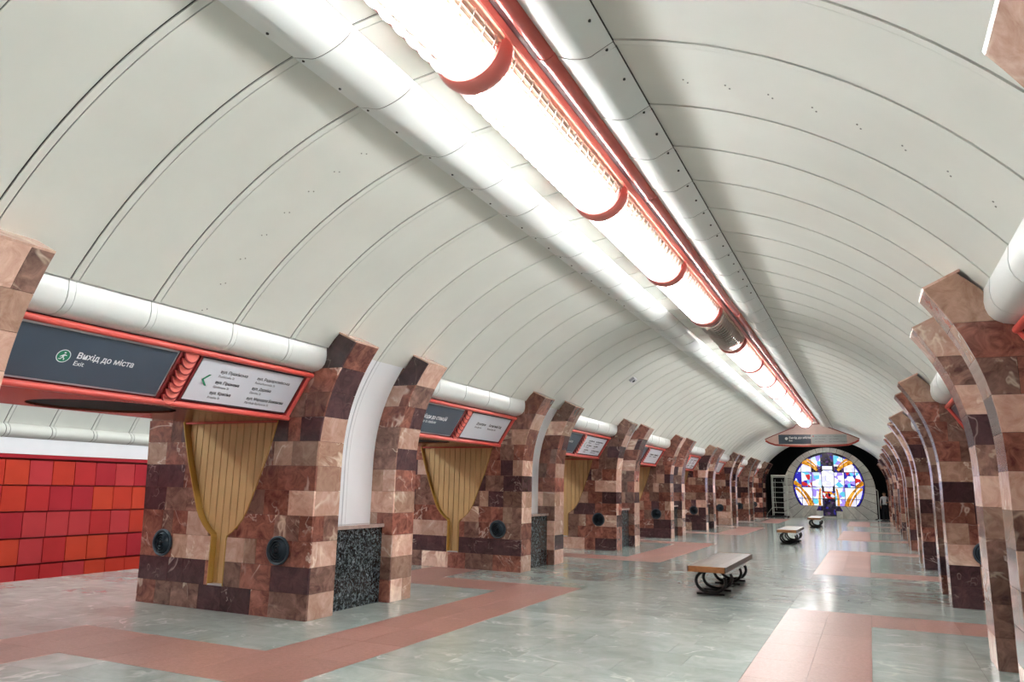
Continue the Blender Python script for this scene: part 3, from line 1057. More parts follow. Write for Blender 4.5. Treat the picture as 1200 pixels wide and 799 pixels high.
def brass_panel(s, i):
    t = None
    if s not in brass_cache:
        c = {}
        out = [(h, z) for z, h in HW]
        poly = [(h, z) for h, z in out] + [(-h, z) for h, z in out[::-1]]
        c['backing'] = MB().prism([(x * 0.995, RD + 0.025, z) for x, z in poly], [(x * 0.995, RD + 0.012, z) for x, z in poly]).mesh('backing', M['void'])
        slats = []
        n = 13; W2 = 0.80
        for k in range(n):
            a, b_ = -W2 + 2 * W2 * k / n + 0.006, -W2 + 2 * W2 * (k + 1) / n - 0.006
            xs = [a + (b_ - a) * j / 3 for j in range(4)]
            if abs(k - n // 2) == 1:
                e = 0.128 if a > 0 else -0.128
                xs = sorted(xs + [e, e + (0.004 if e > 0 else -0.004)]) if a < e < b_ else xs
            top = [(x, 2.40) for x in xs[::-1]]
            bot = [(x, zlow(x) + 0.02) for x in xs]
            pl = bot + top
            slats.append(MB().prism([(x, RD + 0.012, z) for x, z in pl], [(x, RD - 0.02, z) for x, z in pl]).mesh('slat', M['brass']))
        c['slats'] = slats
        q = MB()
        for sg in (-1, 1):
            rings = []
            for h, z in out:
                rings.append([(sg * (h - 0.004), RD + 0.012, z), (sg * (h + 0.011), RD + 0.012, z), (sg * (h + 0.011), -0.003, z), (sg * (h - 0.004), -0.003, z)])
            q.loft(rings)
        c['rim'] = q.mesh('rim', M['goldrim'])
        c['foot_cap'] = MB().box(-0.134, 0.134, -0.002, RD, 0.309, 0.326).mesh('foot_cap', M['silver'])
        c['top_edge'] = MB().box(-0.83, 0.83, 0.02, RD, 2.40, 2.425).mesh('top_edge', M['pipe'])
        brass_cache[s] = c
    c = brass_cache[s]
    t = link('brass_panel', c['backing'], PYLONS[(s, i)], (s * BU, 0, 0))
    t['label'] = 'goblet-shaped ribbed brass panel set into the marble'
    for nm in ('rim', 'foot_cap', 'top_edge'):
        link(nm, c[nm], t)
    for me in c['slats']:
        link('slat', me, t)


for s in (-1, 1):
    for i in range(1, 9):
        brass_panel(s, i)

# ================================================================== ROUND VENTS
vc = {}
q = MB(); q.lathe([(0.178, 0), (0.178, -0.018), (0.165, -0.026), (0.148, -0.018), (0.148, 0)], (0, 0, 0)); vc['outer_ring'] = q.mesh('outer_ring', M['ventblue'], smooth=True)
q = MB(); q.lathe([(0.001, -0.004), (0.148, -0.004), (0.148, -0.001), (0.001, -0.001)], (0, 0, 0)); vc['dark_well'] = q.mesh('dark_well', M['void'])
vrings = []
for r in (0.128, 0.094, 0.06):
    q = MB(); q.lathe([(r + 0.008, -0.004), (r + 0.004, -0.02), (r - 0.010, -0.045), (r - 0.014, -0.04), (r - 0.002, -0.014), (r, -0.004)], (0, 0, 0))
    vrings.append(q.mesh('cone_ring', M['ventblue'], smooth=True))
q = MB(); q.lathe([(0.032, -0.003), (0.028, -0.04), (0.014, -0.055), (0.001, -0.056)], (0, 0, 0)); vc['centre_boss'] = q.mesh('centre_boss', M['ventdark'], smooth=True)
for s in (-1, 1):
    for i in range(1, 9):
        for u, wh in ((4.115, 'hall'), (6.15, 'platform')):
            if wh == 'platform' and i > 1: continue
            t = thing('round_vent', 'round black louvred vent on the %s pylon in the %s row, %s side' % ({1: 'largest', 8: 'farthest'}.get(i, ORD[i - 1]), SIDE[s], wh), 'vent', (s * u, py(s, i) - 0.004, 0.80), 'round vents low on the pylons')
            for nm, me in vc.items(): link(nm, me, t)
            for me in vrings: link('cone_ring', me, t)

# ================================================================== CEILING LAMPS
LX, LZ, LRAD = 0.0, 4.99, 0.32
LP = P / 2
ring_y = [4.68 + LP * k for k in list(range(-3, 11)) + [12, 13, 14]]


def half_arc(r, a0, a1, n):
    return [(r * math.sin(a0 + (a1 - a0) * k / n), -r * math.cos(a0 + (a1 - a0) * k / n)) for k in range(n + 1)]


lm = {}
q = MB()
rings = []
for k in range(25):
    a = math.radians(-98 + 196 * k / 24)
    ring = []
    for j in range(10):
        b_ = 2 * math.pi * j / 10
        rr = LRAD - 0.045 + 0.054 * math.cos(b_)
        ring.append((rr * math.sin(a), 0.115 * math.sin(b_), -rr * math.cos(a)))
    rings.append(ring)
q.loft(rings); lm['end_ring'] = q.mesh('end_ring', M['pinkpaint'], smooth=True)
ln = LP - 0.18
q = MB()
arc = half_arc(0.2, math.radians(-53), math.radians(53), 12)
q.loft([[(x, 0, z) for x, z in arc] + [(0, 0, -0.09)], [(x, ln, z) for x, z in arc] + [(0, ln, -0.09)]])
lm['diffuser'] = q.mesh('diffuser', M['lampdif'], smooth=True)
for sg in (-1, 1):
    q = MB(); q.prism([(sg * 0.335, 0, 0.035), (sg * 0.40, 0, 0.035), (sg * 0.40, 0, -0.005), (sg * 0.36, 0, -0.025), (sg * 0.335, 0, -0.01)],
                      [(sg * 0.335, LP, 0.035), (sg * 0.40, LP, 0.035), (sg * 0.40, LP, -0.005), (sg * 0.36, LP, -0.025), (sg * 0.335, LP, -0.01)])
    lm['rail%d' % sg] = q.mesh('side_rail', M['pinkpaint'])
    q = MB()
    e0 = (0.2 * math.sin(math.radians(54)), -0.2 * math.cos(math.radians(54)))
    pl = [(sg * e0[0], e0[1]), (sg * 0.31, 0.0), (sg * 0.31, 0.03), (sg * (e0[0] - 0.01), e0[1] + 0.02)]
    q.prism([(x, 0, z) for x, z in pl], [(x, ln, z) for x, z in pl])
    for j in range(4):       # ribs along the reflector wing
        f_ = 0.2 + 0.2 * j
        x, z = e0[0] + (0.31 - e0[0]) * f_, e0[1] + (0.0 - e0[1]) * f_
        q.box(min(sg * x, sg * (x + 0.012)), max(sg * x, sg * (x + 0.012)), 0, ln, z - 0.014, z + 0.004)
    lm['plate%d' % sg] = q.mesh('reflector_wing', M['louvre'])
NF = 17
fin = MB()
ra = []
for k in range(21):
    a = math.radians(-84 + 168 * k / 20)
    wd = 0.020 + 0.034 * math.cos(a) ** 1.0
    r0 = 0.305
    ra.append([(r0 * math.sin(a), -wd, -r0 * math.cos(a)), ((r0 - 0.045) * math.sin(a), wd, -(r0 - 0.045) * math.cos(a)),
               ((r0 - 0.053) * math.sin(a), wd, -(r0 - 0.053) * math.cos(a)), ((r0 - 0.008) * math.sin(a), -wd, -(r0 - 0.008) * math.cos(a))])
fin.loft(ra)
lm['fin'] = fin.mesh('fin', M['fin'], smooth=True)
for k, y in enumerate(ring_y):
    kk = k - 3
    far = kk > 10
    lit = kk != 3
    if kk >= 11: ttl = 'last'
    desc = {3: 'unlit lamp section in the ceiling lamp line', 0: 'nearest whole lit lamp section of the ceiling lamp line', -1: 'lit lamp section cut off by the top of the picture'}.get(kk, None)
    if desc is None:
        if kk < -1: desc = 'lit ceiling lamp section behind the camera, number %s from it' % ('one' if kk == -2 else 'two')
        elif kk < 3: desc = 'lit ceiling lamp section, %s before the unlit one' % {1: 'second', 2: 'last'}[kk]
        elif not far: desc = 'lit ceiling lamp section, %s beyond the unlit one' % ORD[kk - 4]
        else: desc = 'lit ceiling lamp section behind the hanging sign, %s from it' % ['nearest', 'second', 'third'][kk - 11]
    t = thing('ceiling_lamp', desc, 'lamp', (LX, y, LZ), 'ceiling lamp line')
    link('end_ring', lm['end_ring'], t)
    if k in (13, len(ring_y) - 1):
        link('end_ring', lm['end_ring'], t, (0, LP, 0))
    link('diffuser', lm['diffuser'], t, (0, 0.09, 0), None if lit else M['lampoff'])
    for sg in (-1, 1):
        link('side_rail', lm['rail%d' % sg], t); link('reflector_wing', lm['plate%d' % sg], t, (0, 0.09, 0))
    for j in range(NF):
        link('fin', lm['fin'], t, (0, 0.09 + (j + 0.5) * ln / NF, 0))

# red conduit beside the lamps
t = thing('red_pipe', 'brick red round conduit running beside the ceiling lamps', 'pipe', (0.562, YB, 4.94))
pts = ring_y
q = MB().tube([(0, 0, 0), (0, LP - 0.01, 0)], 0.074, 14); pm = q.mesh('pipe_length', M['pipe'], smooth=True)
q = MB().tube([(0, -0.03, 0), (0, 0.05, 0)], 0.081, 14); cm = q.mesh('coupling', M['pipe'], smooth=True)
for y in ring_y[:14]:
    link('pipe_length', pm, t, (0, y + 0.15 - YB, 0)); link('coupling', cm, t, (0, y + 0.15 - YB, 0))
MB().box(-0.195, -0.02, 0, ring_y[13] + LP - YB, 0.05, 0.075).build('mounting_strip', M['maroon'], t)

# ================================================================== BENCHES
def bench(x, y, lab):
    t = thing('bench', lab, 'bench', (x, y, 0), 'benches down the middle of the hall')
    Lb, W_, zt = 3.0, 0.56, 0.46
    nb = 4
    for k in range(nb):
        x0, x1 = -W_ / 2 + W_ * k / nb, -W_ / 2 + W_ * (k + 1) / nb
        MB().box(x0 + 0.002, x1 - 0.002, 0.02, Lb - 0.02, zt - 0.07, zt).build('seat_plank', M['wood'], t)
    for y0 in (0, Lb - 0.02):
        MB().box(-W_ / 2 - 0.01, W_ / 2 + 0.01, y0, y0 + 0.02, zt - 0.085, zt + 0.003).build('end_board', M['woodedge'], t)
    for sg in (-1, 1):
        MB().box(min(sg * W_ / 2, sg * (W_ / 2 + 0.018)), max(sg * W_ / 2, sg * (W_ / 2 + 0.018)), 0, Lb, zt - 0.085, zt + 0.003).build('side_board', M['wood'], t)
    for yy in (0.35, 0.95, 1.95, 2.55):
        pts = []
        for k in range(25):
            a = math.radians(62 + 296 * k / 24)      # open at the upper side, like a letter C
            pts.append((0.24 * math.cos(a + math.radians(28)) * 0.98, yy, 0.205 + 0.172 * math.sin(a + math.radians(28))))
        o = MB().tube(pts, 0.026, 8).build('hoop_leg', M['iron'], t, smooth=True)
        MB().box(-0.22, 0.22, yy - 0.04, yy + 0.04, 0, 0.03).build('foot_plate', M['iron'], o)
        MB().box(-0.2, 0.2, yy - 0.025, yy + 0.025, zt - 0.092, zt - 0.07).build('top_bracket', M['iron'], o)


bench(0.2, 12.35, 'wooden bench on black hoop legs, nearest in the hall')
bench(0.16, 25.6, 'wooden bench on black hoop legs, middle of three')
bench(0.16, 38.6, 'wooden bench on black hoop legs, farthest, before the stained glass')

# ================================================================== HANGING SIGN
t = thing('hanging_sign', 'pale pink hanging sign spanning the vault before the stained glass', 'sign', (0.1, 40.7, 4.3), None)
half = [(0, 0.72), (0.66, 0.72), (0.72, 0.66), (0.80, 0.56), (0.95, 0.50), (1.3, 0.36), (1.8, 0.16), (2.22, -0.03), (2.18, -0.12), (2.02, -0.22), (1.72, -0.33), (1.2, -0.37), (0.5, -0.39), (0, -0.39)]
poly = half + [(-x, z) for x, z in half[::-1][1:-1]]
MB().prism([(x, 0, z) for x, z in poly], [(x, 0.35, z) for x, z in poly]).build('sign_body', M['signbody'], t)
ed = [(x, z) for x, z in poly]
MB().tube([(x, 0.0, z) for x, z in ed], 0.025, 6, closed=True).build('edge_bead', M['darkred'], t)
low = [(-2.18, -0.12), (-2.02, -0.22), (-1.72, -0.33), (-1.2, -0.37), (-0.5, -0.39), (0.5, -0.39), (1.2, -0.37), (1.72, -0.33), (2.02, -0.22), (2.18, -0.12)]
MB().tube([(x, -0.02, z + 0.01) for x, z in low], 0.045, 8).build('lower_roll', M['pipe'], t, smooth=True)
dk = MB().box(-1.55, 0.0, -0.03, 0.0, -0.27, 0.2).build('dark_panel', M['slate'], t)
wh = MB().box(0.02, 1.65, -0.03, 0.0, -0.27, 0.2).build('light_panel', M['signmatt'], t)
def flat(me, x, z, par):
    o = link('lettering', me, par, (x, -0.032, z)); o.rotation_euler = (math.pi / 2, 0, 0); return o
flat(T('Вихід до міста', 0.15, 'textwhite', True), -1.05, -0.01, dk)
flat(T('Exit', 0.11, 'textwhite', True), -1.05, -0.14, dk)
MB().lathe([(0.001, -0.004), (0.075, -0.004), (0.075, 0), (0.001, 0)], (-1.17, -0.031, 0.0), 'y', 20).build('mark_disc', M['textwhite'], dk)
for r, (a_, b_) in enumerate((('вул. Пушкінська', 'вул. Раднаркомівська'), ('вул. Гіршмана', 'вул. Дарвіна'), ('вул. Красіна', 'вул. Маршала Бажанова'))):
    flat(T(a_, 0.07, 'inkgrey'), 0.18, 0.08 - 0.13 * r, wh); flat(T(b_, 0.07, 'inkgrey'), 0.85, 0.08 - 0.13 * r, wh)
MB().box(0.08, 0.14, -0.034, -0.03, 0.08, 0.14).build('red_mark', M['coral'], wh)

# ================================================================== END: marble arch with stained glass
YW = 53.55
GX, GZ, GR = 0.19, 2.06, 2.16
OX, OZ, OR = 0.19, 1.74, 2.78
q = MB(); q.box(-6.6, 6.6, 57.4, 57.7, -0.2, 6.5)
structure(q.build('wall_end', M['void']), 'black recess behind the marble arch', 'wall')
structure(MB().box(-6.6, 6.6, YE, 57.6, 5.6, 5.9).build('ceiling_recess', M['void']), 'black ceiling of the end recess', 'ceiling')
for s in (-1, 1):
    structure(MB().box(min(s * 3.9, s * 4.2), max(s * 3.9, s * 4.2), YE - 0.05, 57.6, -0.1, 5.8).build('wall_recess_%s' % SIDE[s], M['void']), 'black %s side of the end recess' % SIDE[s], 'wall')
structure(MB().box(-12.4, 12.4, YB - 0.4, YB - 0.2, -1.5, 6).build('wall_back', M['brown']), 'marble wall behind the camera', 'wall')
q = MB()
top = [(OX + OR * math.cos(math.radians(a)), OZ + OR * math.sin(math.radians(a))) for a in range(0, 181, 6)]
outl = [(OX + OR, 0)] + top + [(OX - OR, 0)]
q.prism([(x, YW + 0.12, z) for x, z in outl], [(x, YW + 0.5, z) for x, z in outl])
arch = structure(q.build('wall_arch', M['gap']), 'grey marble arch wall framing the stained glass', 'wall')
# wedge stones radiating from the glass
NW = 34
gl_bottom = 0.76
def outer_at(a):
    dx, dz = math.cos(a), math.sin(a)
    # ray from glass centre to the outline
    best = 9
    A_ = 1.0; bx, bz = GX - OX, GZ - OZ
    B_ = dx * bx + dz * bz; C_ = bx * bx + bz * bz - OR * OR
    rt = -B_ + math.sqrt(max(0, B_ * B_ - C_))
    if GZ + rt * dz >= OZ: best = rt
    else:
        if abs(dx) > 1e-6: best = min(best, (OR) / abs(dx))
        if dz < 0: best = min(best, GZ / -dz)
    return best
for k in range(NW):
    a0, a1 = 2 * math.pi * k / NW + 0.004, 2 * math.pi * (k + 1) / NW - 0.004
    inn, out_ = [], []
    for j in range(4):
        a = a0 + (a1 - a0) * j / 3
        ri = GR + 0.01
        if GZ + ri * math.sin(a) < gl_bottom: ri = (GZ - gl_bottom) / -math.sin(a)
        ro = outer_at(a)
        inn.append((GX + ri * math.cos(a), GZ + ri * math.sin(a))); out_.append((GX + ro * math.cos(a), GZ + ro * math.sin(a)))
    mid = abs(math.degrees((a0 + a1) / 2) - 270) < 26
    if mid: continue
    pl = inn + out_[::-1]
    dpt = random.uniform(0, 0.012)
    MB().prism([(x, YW - dpt, z) for x, z in pl], [(x, YW + 0.14, z) for x, z in pl]).build('arch_stone', M['archstone'], arch)
# base course stones under the glass
bl = [(-1.0, -0.62), (-0.62, -0.20), (0.60, 0.98), (0.98, 1.38)]
for x0, x1 in bl:
    MB().box(x0 + 0.004, x1 - 0.004, YW - random.uniform(0, 0.01), YW + 0.14, 0, 0.46 if abs((x0 + x1) / 2 - 0.19) > 0.6 else 0.46).build('arch_stone', M['archstone'], arch)
MB().box(-0.2, 0.58, YW, YW + 0.14, 0, 0.13).build('arch_stone', M['archstone'], arch)


def glassmat(name, cols, scale, strength):
    m, nt, b = newmat(name)
    L = nt.links.new
    co = coords(nt)
    v = N(nt, 'ShaderNodeTexVoronoi', Scale=scale)
    L(co, v.inputs['Vector'])
    sp = N(nt, 'ShaderNodeSeparateColor')
    L(v.outputs['Color'], sp.inputs[0])
    r = ramp(nt, [(i / len(cols), c) for i, c in enumerate(cols)])
    r.color_ramp.interpolation = 'CONSTANT'
    L(sp.outputs[0], r.inputs[0])
    L(r.outputs[0], b.inputs['Base Color']); L(r.outputs[0], b.inputs['Emission Color'])
    b.inputs['Emission Strength'].default_value = strength
    b.inputs['Roughness'].default_value = 0.2
    return m


WHT, BLU, GLD, VIO, CYA, REDc, DRK = rgb(236, 240, 255), rgb(44, 40, 170), rgb(206, 140, 24), rgb(150, 130, 220), rgb(90, 190, 220), rgb(190, 40, 40), rgb(24, 20, 48)
G = {
    'white': glassmat('white_stained_glass', [WHT, WHT, WHT, rgb(205, 205, 245)], 3.0, GLASS),
    'blue': glassmat('blue_stained_glass', [BLU, rgb(60, 50, 190), rgb(36, 30, 130)], 6.0, GLASS * 0.55),
    'gold': glassmat('gold_stained_glass', [GLD, rgb(225, 170, 60), rgb(170, 105, 16), GLD], 7.0, GLASS * 0.7),
    'mix': glassmat('mixed_stained_glass', [VIO, WHT, BLU, CYA, REDc, WHT, BLU], 4.2, GLASS * 0.9),
    'pale': glassmat('pale_blue_stained_glass', [WHT, rgb(190, 215, 240), CYA, WHT, VIO], 3.0, GLASS * 0.9),
    'dark': glassmat('dark_stained_glass', [DRK, BLU, DRK, rgb(90, 60, 120), DRK, rgb(60, 60, 70)], 7.0, GLASS * 0.35),
    'crest': glassmat('multicolour_stained_glass', [REDc, GLD, DRK, WHT, REDc, BLU], 6.0, GLASS * 0.6),
}
win = MB()
circ = []
def inside(x, z): return (x - GX) ** 2 + (z - GZ) ** 2 < GR ** 2
cpts = []
a_b = math.asin((gl_bottom - GZ) / GR)
for k in range(61):
    a = a_b + (math.pi - 2 * a_b) * k / 60
    cpts.append((GX + GR * math.cos(a), GZ + GR * math.sin(a)))
win.prism([(x, YW + 0.09, z) for x, z in cpts], [(x, YW + 0.115, z) for x, z in cpts])
win.box(GX - 0.98, GX + 0.98, YW + 0.09, YW + 0.115, 0.46, 0.8)
win.box(GX - 0.4, GX + 0.4, YW + 0.09, YW + 0.115, 0.13, 0.8)
window = structure(win.build('window_1', M['lead']), 'round stained glass window in blue, white and gold panes', 'window')


def clip_poly(poly, inside_f, inter):
    out = []
    for k in range(len(poly)):
        a, b_ = poly[k], poly[(k + 1) % len(poly)]
        ia, ib = inside_f(a), inside_f(b_)
        if ia: out.append(a)
        if ia != ib: out.append(inter(a, b_))
    return out


def clip_half(poly, nx, nz, c):
    f = lambda p: p[0] * nx + p[1] * nz - c
    def it(a, b_):
        fa, fb = f(a), f(b_); t_ = fa / (fa - fb)
        return (a[0] + (b_[0] - a[0]) * t_, a[1] + (b_[1] - a[1]) * t_)
    return clip_poly(poly, lambda p: f(p) >= 0, it)


def clip_rect(poly, x0, x1, z0, z1):
    for nx, nz, c in ((1, 0, x0), (-1, 0, -x1), (0, 1, z0), (0, -1, -z1)):
        if len(poly) < 3: return []
        poly = clip_half(poly, nx, nz, c)
    return poly


def circle_poly(r, n=72):
    p = [(GX + r * math.cos(2 * math.pi * k / n), GZ + r * math.sin(2 * math.pi * k / n)) for k in range(n)]
    return clip_half(p, 0, 1, gl_bottom + 0.03)


GC = circle_poly(GR - 0.035)
GI = circle_poly(GR - 0.13)
xsl = [-2.2, -1.62, -0.98, -0.38, 0.38, 0.98, 1.62, 2.2]
zsl = [0.7, 1.23, 1.96, 2.94, 4.3]
def pane(pl, d, mt):
    if len(pl) >= 3:
        MB().prism([(x, YW + d, z) for x, z in pl], [(x, YW + 0.09, z) for x, z in pl]).build('pane', G[mt], window)
g = 0.018
for ci in range(7):
    for ri in range(4):
        x0, x1 = GX + xsl[ci] + g, GX + xsl[ci + 1] - g
        z0, z1 = zsl[ri] + g, zsl[ri + 1] - g
        if ci == 3: continue
        base = clip_rect(GI, x0, x1, z0, z1)
        mt = {0: 'white', 1: 'white', 2: 'mix', 3: 'white'}[ri]
        if ci in (2, 4): mt = {0: 'pale', 1: 'pale', 2: 'pale', 3: 'dark'}[ri]
        if ci in (2, 4) and ri == 3:
            pane(clip_rect(base, x0, x1, z0, 3.3), 0.06, 'dark'); pane(clip_rect(base, x0, x1, 3.32, z1), 0.06, 'pale')
        else:
            pane(base, 0.06, mt)
        # blue border arc of this cell
        border = clip_rect(GC, x0, x1, z0, z1)
        if len(border) >= 3 and ci in (0, 1, 5, 6):
            pane(border, 0.075, 'blue')
# gold sheaves: curved bands
def band(pts, w0, w1, mt='gold', n=10):
    P_ = [Vector((x, z)) for x, z in pts]
    def bez(t_):
        return (1 - t_) ** 2 * P_[0] + 2 * t_ * (1 - t_) * P_[1] + t_ ** 2 * P_[2]
    L_, R_ = [], []
    for k in range(n + 1):
        t_ = k / n; p = bez(t_); d = (bez(min(1, t_ + 0.02)) - bez(max(0, t_ - 0.02))).normalized(); nn = Vector((-d.y, d.x)); ww = w0 + (w1 - w0) * t_
        L_.append(p + nn * ww); R_.append(p - nn * ww)
    for ci in range(7):
        for ri in range(4):
            if ci == 3: continue
            for k in range(n):
                quad = [tuple(L_[k]), tuple(L_[k + 1]), tuple(R_[k + 1]), tuple(R_[k])]
                pl = clip_rect(quad, GX + xsl[ci] + g, GX + xsl[ci + 1] - g, zsl[ri] + g, zsl[ri + 1] - g)
                for e in range(0, 72, 6):
                    a = 2 * math.pi * e / 72
                    if len(pl) >= 3: pl = clip_half(pl, -math.cos(a), -math.sin(a), -(GX * math.cos(a) + GZ * math.sin(a) + GR - 0.06))
                if len(pl) >= 3:
                    yield pl
def sheaf(pts, w0, w1, mt='gold'):
    q = MB()
    for pl in band(pts, w0, w1):
        q.prism([(x, YW + 0.05, z) for x, z in pl], [(x, YW + 0.062, z) for x, z in pl])
    if q.V: q.build('pane', G[mt], window)
for sg in (-1, 1):
    X = lambda x: GX + sg * x
    sheaf([(X(1.02), 0.78), (X(1.25), 1.5), (X(1.72), 1.95)], 0.14, 0.06)
    sheaf([(X(1.22), 0.78), (X(1.5), 1.5), (X(2.0), 1.9)], 0.05, 0.08)
    sheaf([(X(2.1), 2.3), (X(1.85), 2.1), (X(1.65), 1.99)], 0.14, 0.10)
    sheaf([(X(0.62), 3.05), (X(0.95), 3.42), (X(1.5), 3.62)], 0.07, 0.16)
    sheaf([(X(0.62), 3.25), (X(0.85), 3.55), (X(1.25), 3.8)], 0.03, 0.08)
    sheaf([(X(0.55), 0.8), (X(0.6), 1.3), (X(0.48), 1.9)], 0.08, 0.05)
    for (x0, x1, z0, z1, mt) in ((0.40, 0.68, 0.49, 0.72, 'dark'), (0.70, 0.96, 0.49, 0.72, 'dark')):
        a, b_ = sorted((X(x0), X(x1))); pane([(a, z0), (b_, z0), (b_, z1), (a, z1)], 0.06, mt)
# middle column
def rect(x0, x1, z0, z1, mt, d=0.06):
    pane([(GX + x0, z0), (GX + x1, z0), (GX + x1, z1), (GX + x0, z1)], d, mt)
pane(clip_rect(GC, GX - 0.36, GX + 0.36, 3.36, 4.3), 0.06, 'dark')
rect(-0.30, 0.30, 3.10, 3.33, 'white')
oc = 0.1
pane([(GX - 0.36, 2.0 + oc), (GX - 0.36 + oc, 2.0), (GX + 0.36 - oc, 2.0), (GX + 0.36, 2.0 + oc), (GX + 0.36, 3.05 - oc), (GX + 0.36 - oc, 3.05), (GX - 0.36 + oc, 3.05), (GX - 0.36, 3.05 - oc)], 0.06, 'white')
# faint oval face drawing in the middle pane, lead lines only
ov = [(GX + 0.15 * math.cos(2 * math.pi * k / 20), YW + 0.055, 2.56 + 0.24 * math.sin(2 * math.pi * k / 20)) for k in range(20)]
MB().tube(ov, 0.008, 5, closed=True).build('lead_line', M['inkgrey'], window)
for pts in ([(-0.09, 2.62), (-0.03, 2.63)], [(0.03, 2.63), (0.09, 2.62)], [(0.0, 2.6), (0.02, 2.5), (-0.01, 2.49)], [(-0.05, 2.42), (0.05, 2.42)], [(-0.2, 2.25), (-0.06, 2.32), (0.06, 2.32), (0.2, 2.25)]):
    MB().tube([(GX + x, YW + 0.055, z) for x, z in pts], 0.008, 5).build('lead_line', M['inkgrey'], window)
rect(-0.26, 0.26, 1.72, 1.97, 'white')
rect(-0.36, 0.36, 1.26, 1.69, 'crest')
rect(-0.36, 0.36, 0.62, 1.22, 'dark')
rect(-0.36, 0.36, 0.16, 0.59, 'dark')

# ================================================================== SCAFFOLD
t = thing('scaffold_tower', 'white rolling scaffold tower in the dark corner left of the arch', 'scaffold', (-3.13, 51.9, 0))
W_, D_, H_ = 0.9, 0.7, 2.62
for x in (0, W_):
    for y in (0, D_):
        MB().tube([(x, y, 0.1), (x, y, H_)], 0.024, 8).build('post', M['steel'], t)
        MB().lathe([(0.001, -0.03), (0.05, -0.03), (0.05, 0.03), (0.001, 0.03)], (x, y, 0.05), 'y', 12).build('caster', M['iron'], t)
for k in range(8):
    z = 0.3 + k * 0.32
    for y in (0, D_):
        MB().tube([(0, y, z), (W_, y, z)], 0.017, 6).build('rung', M['steel'], t)
    if k % 2 == 0:
        for x in (0, W_):
            MB().tube([(x, 0, z), (x, D_, z)], 0.017, 6).build('rung', M['steel'], t)
for y in (0.0,):
    MB().tube([(0.25, y, 0.45), (0.18, y, 1.2), (0.22, y, 2.4)], 0.014, 6).build('brace', M['steel'], t)
    MB().tube([(0.62, y, 2.4), (0.85, y, 1.6), (0.7, y, 0.5)], 0.014, 6).build('brace', M['steel'], t)
MB().box(-0.03, W_ + 0.03, -0.02, D_ + 0.02, H_ - 0.02, H_ + 0.08).build('top_deck', M['steel'], t)
MB().tube([(0, 0, 0.62), (-0.3, -0.1, 0.25), (-0.36, -0.12, 0.03)], 0.018, 6).build('outrigger', M['steel'], t)
MB().tube([(W_, 0, 0.62), (W_ + 0.2, -0.1, 0.25), (W_ + 0.24, -0.12, 0.03)], 0.018, 6).build('outrigger', M['steel'], t)

# ================================================================== POST AND PERSON in the dark gap on the right
t = thing('barrier_post', 'thin pale metal post beside the marble arch on the right', 'post', (3.07, 53.2, 0))
MB().tube([(0, 0, 0.02), (0, 0, 1.78), (-0.05, 0, 1.86), (-0.12, 0, 1.86)], 0.025, 8).build('post_pole', M['steel'], t, smooth=True)
MB().lathe([(0.001, 0), (0.12, 0), (0.1, 0.03), (0.001, 0.035)], (0, 0, 0), 'z', 16).build('post_base', M['steel'], t)


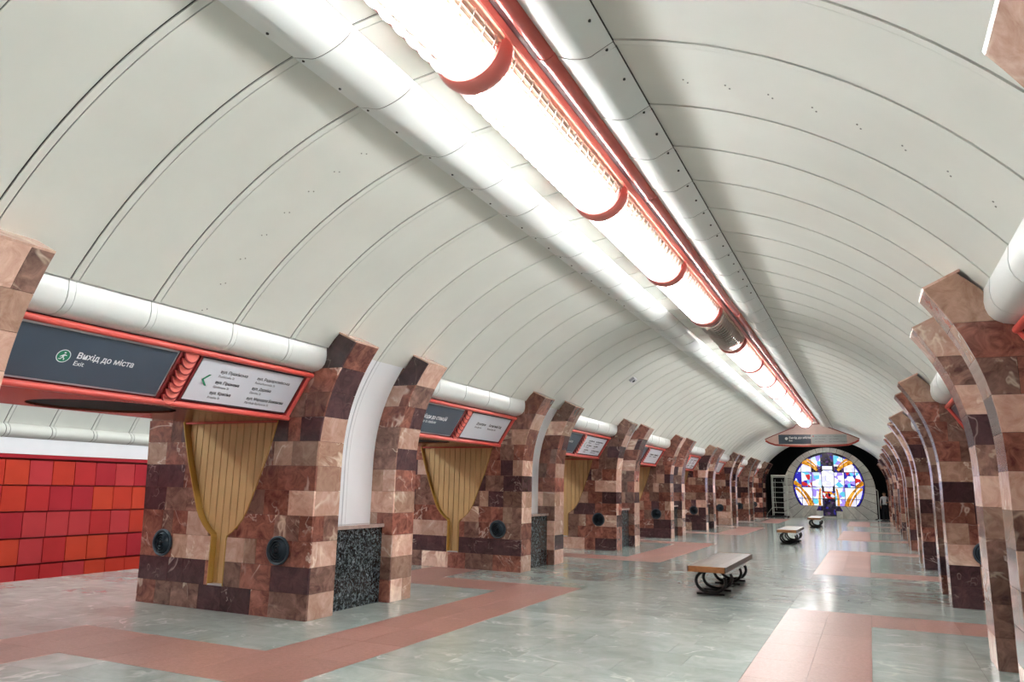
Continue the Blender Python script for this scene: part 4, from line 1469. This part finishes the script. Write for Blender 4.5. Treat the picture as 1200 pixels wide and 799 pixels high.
def person(loc):
    V, E_, R_ = [], [], []
    def v(x, y, z, r, par=None):
        V.append((x, y, z)); R_.append(r)
        if par is not None: E_.append((par, len(V) - 1))
        return len(V) - 1
    pel = v(0, 0, 0.92, 0.145)
    wa = v(0, 0, 1.08, 0.13, pel); ch = v(0, -0.01, 1.27, 0.155, wa); sh = v(0, 0, 1.40, 0.125, ch); nk = v(0, -0.01, 1.49, 0.055, sh); hd0 = v(0, -0.02, 1.56, 0.075, nk); hd1 = v(0, -0.02, 1.63, 0.088, hd0); hd2 = v(0, -0.015, 1.70, 0.06, hd1)
    v(0, -0.105, 1.605, 0.014, hd0)
    for sg in (-1, 1):
        hip = v(sg * 0.09, 0, 0.86, 0.095, pel); kn = v(sg * 0.10, -0.01, 0.48, 0.06, hip); an = v(sg * 0.105, 0.02, 0.09, 0.042, kn); v(sg * 0.12, -0.15, 0.04, 0.035, an)
        s0 = v(sg * 0.185, 0, 1.39, 0.062, sh)
        if sg < 0:   # arm hanging
            el = v(sg * 0.235, 0.02, 1.11, 0.045, s0); wr = v(sg * 0.235, -0.05, 0.87, 0.03, el); pm_ = v(sg * 0.235, -0.07, 0.80, 0.034, wr); dv = Vector((0, -0.25, -1)).normalized()
        else:        # forearm bent across
            el = v(sg * 0.25, 0.02, 1.12, 0.045, s0); wr = v(sg * 0.17, -0.20, 1.10, 0.03, el); pm_ = v(sg * 0.12, -0.245, 1.10, 0.034, wr); dv = Vector((-0.75, -0.6, 0)).normalized()
        side = Vector((0, 1, -0.25)) if sg < 0 else Vector((0, 0, 1))
        p0 = Vector(V[pm_])
        for k, (off, ln_) in enumerate(((-0.028, 0.07), (-0.009, 0.085), (0.010, 0.08), (0.028, 0.062))):
            b0 = p0 + side * off + dv * 0.035
            k1 = v(*b0, 0.0095, pm_); b1 = b0 + dv * ln_ * 0.5; k2 = v(*b1, 0.009, k1); b2 = b1 + (dv + Vector((0, 0.25, -0.1))).normalized() * ln_ * 0.5; v(*b2, 0.008, k2)
        th = p0 - side * 0.04 + dv * 0.005; k1 = v(*th, 0.010, pm_); th2 = th - side * 0.012 + dv * 0.035; v(*th2, 0.009, k1)
    me = bpy.data.meshes.new('person'); me.from_pydata(V, E_, [])
    o = bpy.data.objects.new('person', me); COL.objects.link(o)
    md = o.modifiers.new('skin', 'SKIN'); md.use_smooth_shade = True
    for i_, sv in enumerate(me.skin_vertices[0].data):
        sv.radius = (R_[i_], R_[i_] * (0.8 if i_ in (0, 1, 2, 3) else 1.0)); sv.use_root = (i_ == 0)
    ms = o.modifiers.new('sub', 'SUBSURF'); ms.levels = 2; ms.render_levels = 2
    dg = bpy.context.evaluated_depsgraph_get()
    bm_ = bpy.data.meshes.new_from_object(o.evaluated_get(dg))
    bpy.data.objects.remove(o)
    bm_.materials.clear()
    for k in ('skin', 'shirt', 'trousers', 'iron'): bm_.materials.append(M[k])
    for p in bm_.polygons:
        c = p.center
        if c.z > 1.47: p.material_index = 0
        elif c.z < 0.075: p.material_index = 3
        elif abs(c.x) > 0.19 and c.z < 0.88 and c.z > 0.6 or (c.y < -0.19 and c.z > 1.0): p.material_index = 0
        elif c.z > 0.95 or (abs(c.x) > 0.19 and c.z > 0.85): p.material_index = 1
        else: p.material_index = 2
        p.use_smooth = True
    body = bpy.data.objects.new('person', bm_); COL.objects.link(body)
    body.location = loc; body.rotation_euler = (0, 0, 0.1)
    tag(body, 'person in a white shirt and dark trousers standing in the dark gap', 'person')
    q = MB()
    rings = []
    for k in range(7):
        ph = math.radians(8 + 80 * k / 6)
        rings.append([(0.098 * math.cos(ph) * math.cos(2 * math.pi * j / 16), 0.012 + 0.105 * math.cos(ph) * math.sin(2 * math.pi * j / 16), 1.645 + 0.115 * math.sin(ph)) for j in range(16)])
    q.loft(rings); q.build('hair', M['hair'], body, smooth=True)
    for sg in (-1, 1):
        MB().lathe([(0.001, -0.006), (0.011, -0.006), (0.011, 0.0), (0.001, 0.0)], (sg * 0.032, -0.100, 1.635), 'y', 10).build('eye', M['ink'], body)
        MB().lathe([(0.001, 0), (0.022, 0.005), (0.001, 0.014)], (sg * 0.088, -0.02, 1.61), 'y', 8).build('ear', M['skin'], body)
    MB().box(-0.024, 0.024, -0.102, -0.09, 1.563, 1.570).build('mouth', M['tile2'], body)


person((3.42, 53.6, 0))
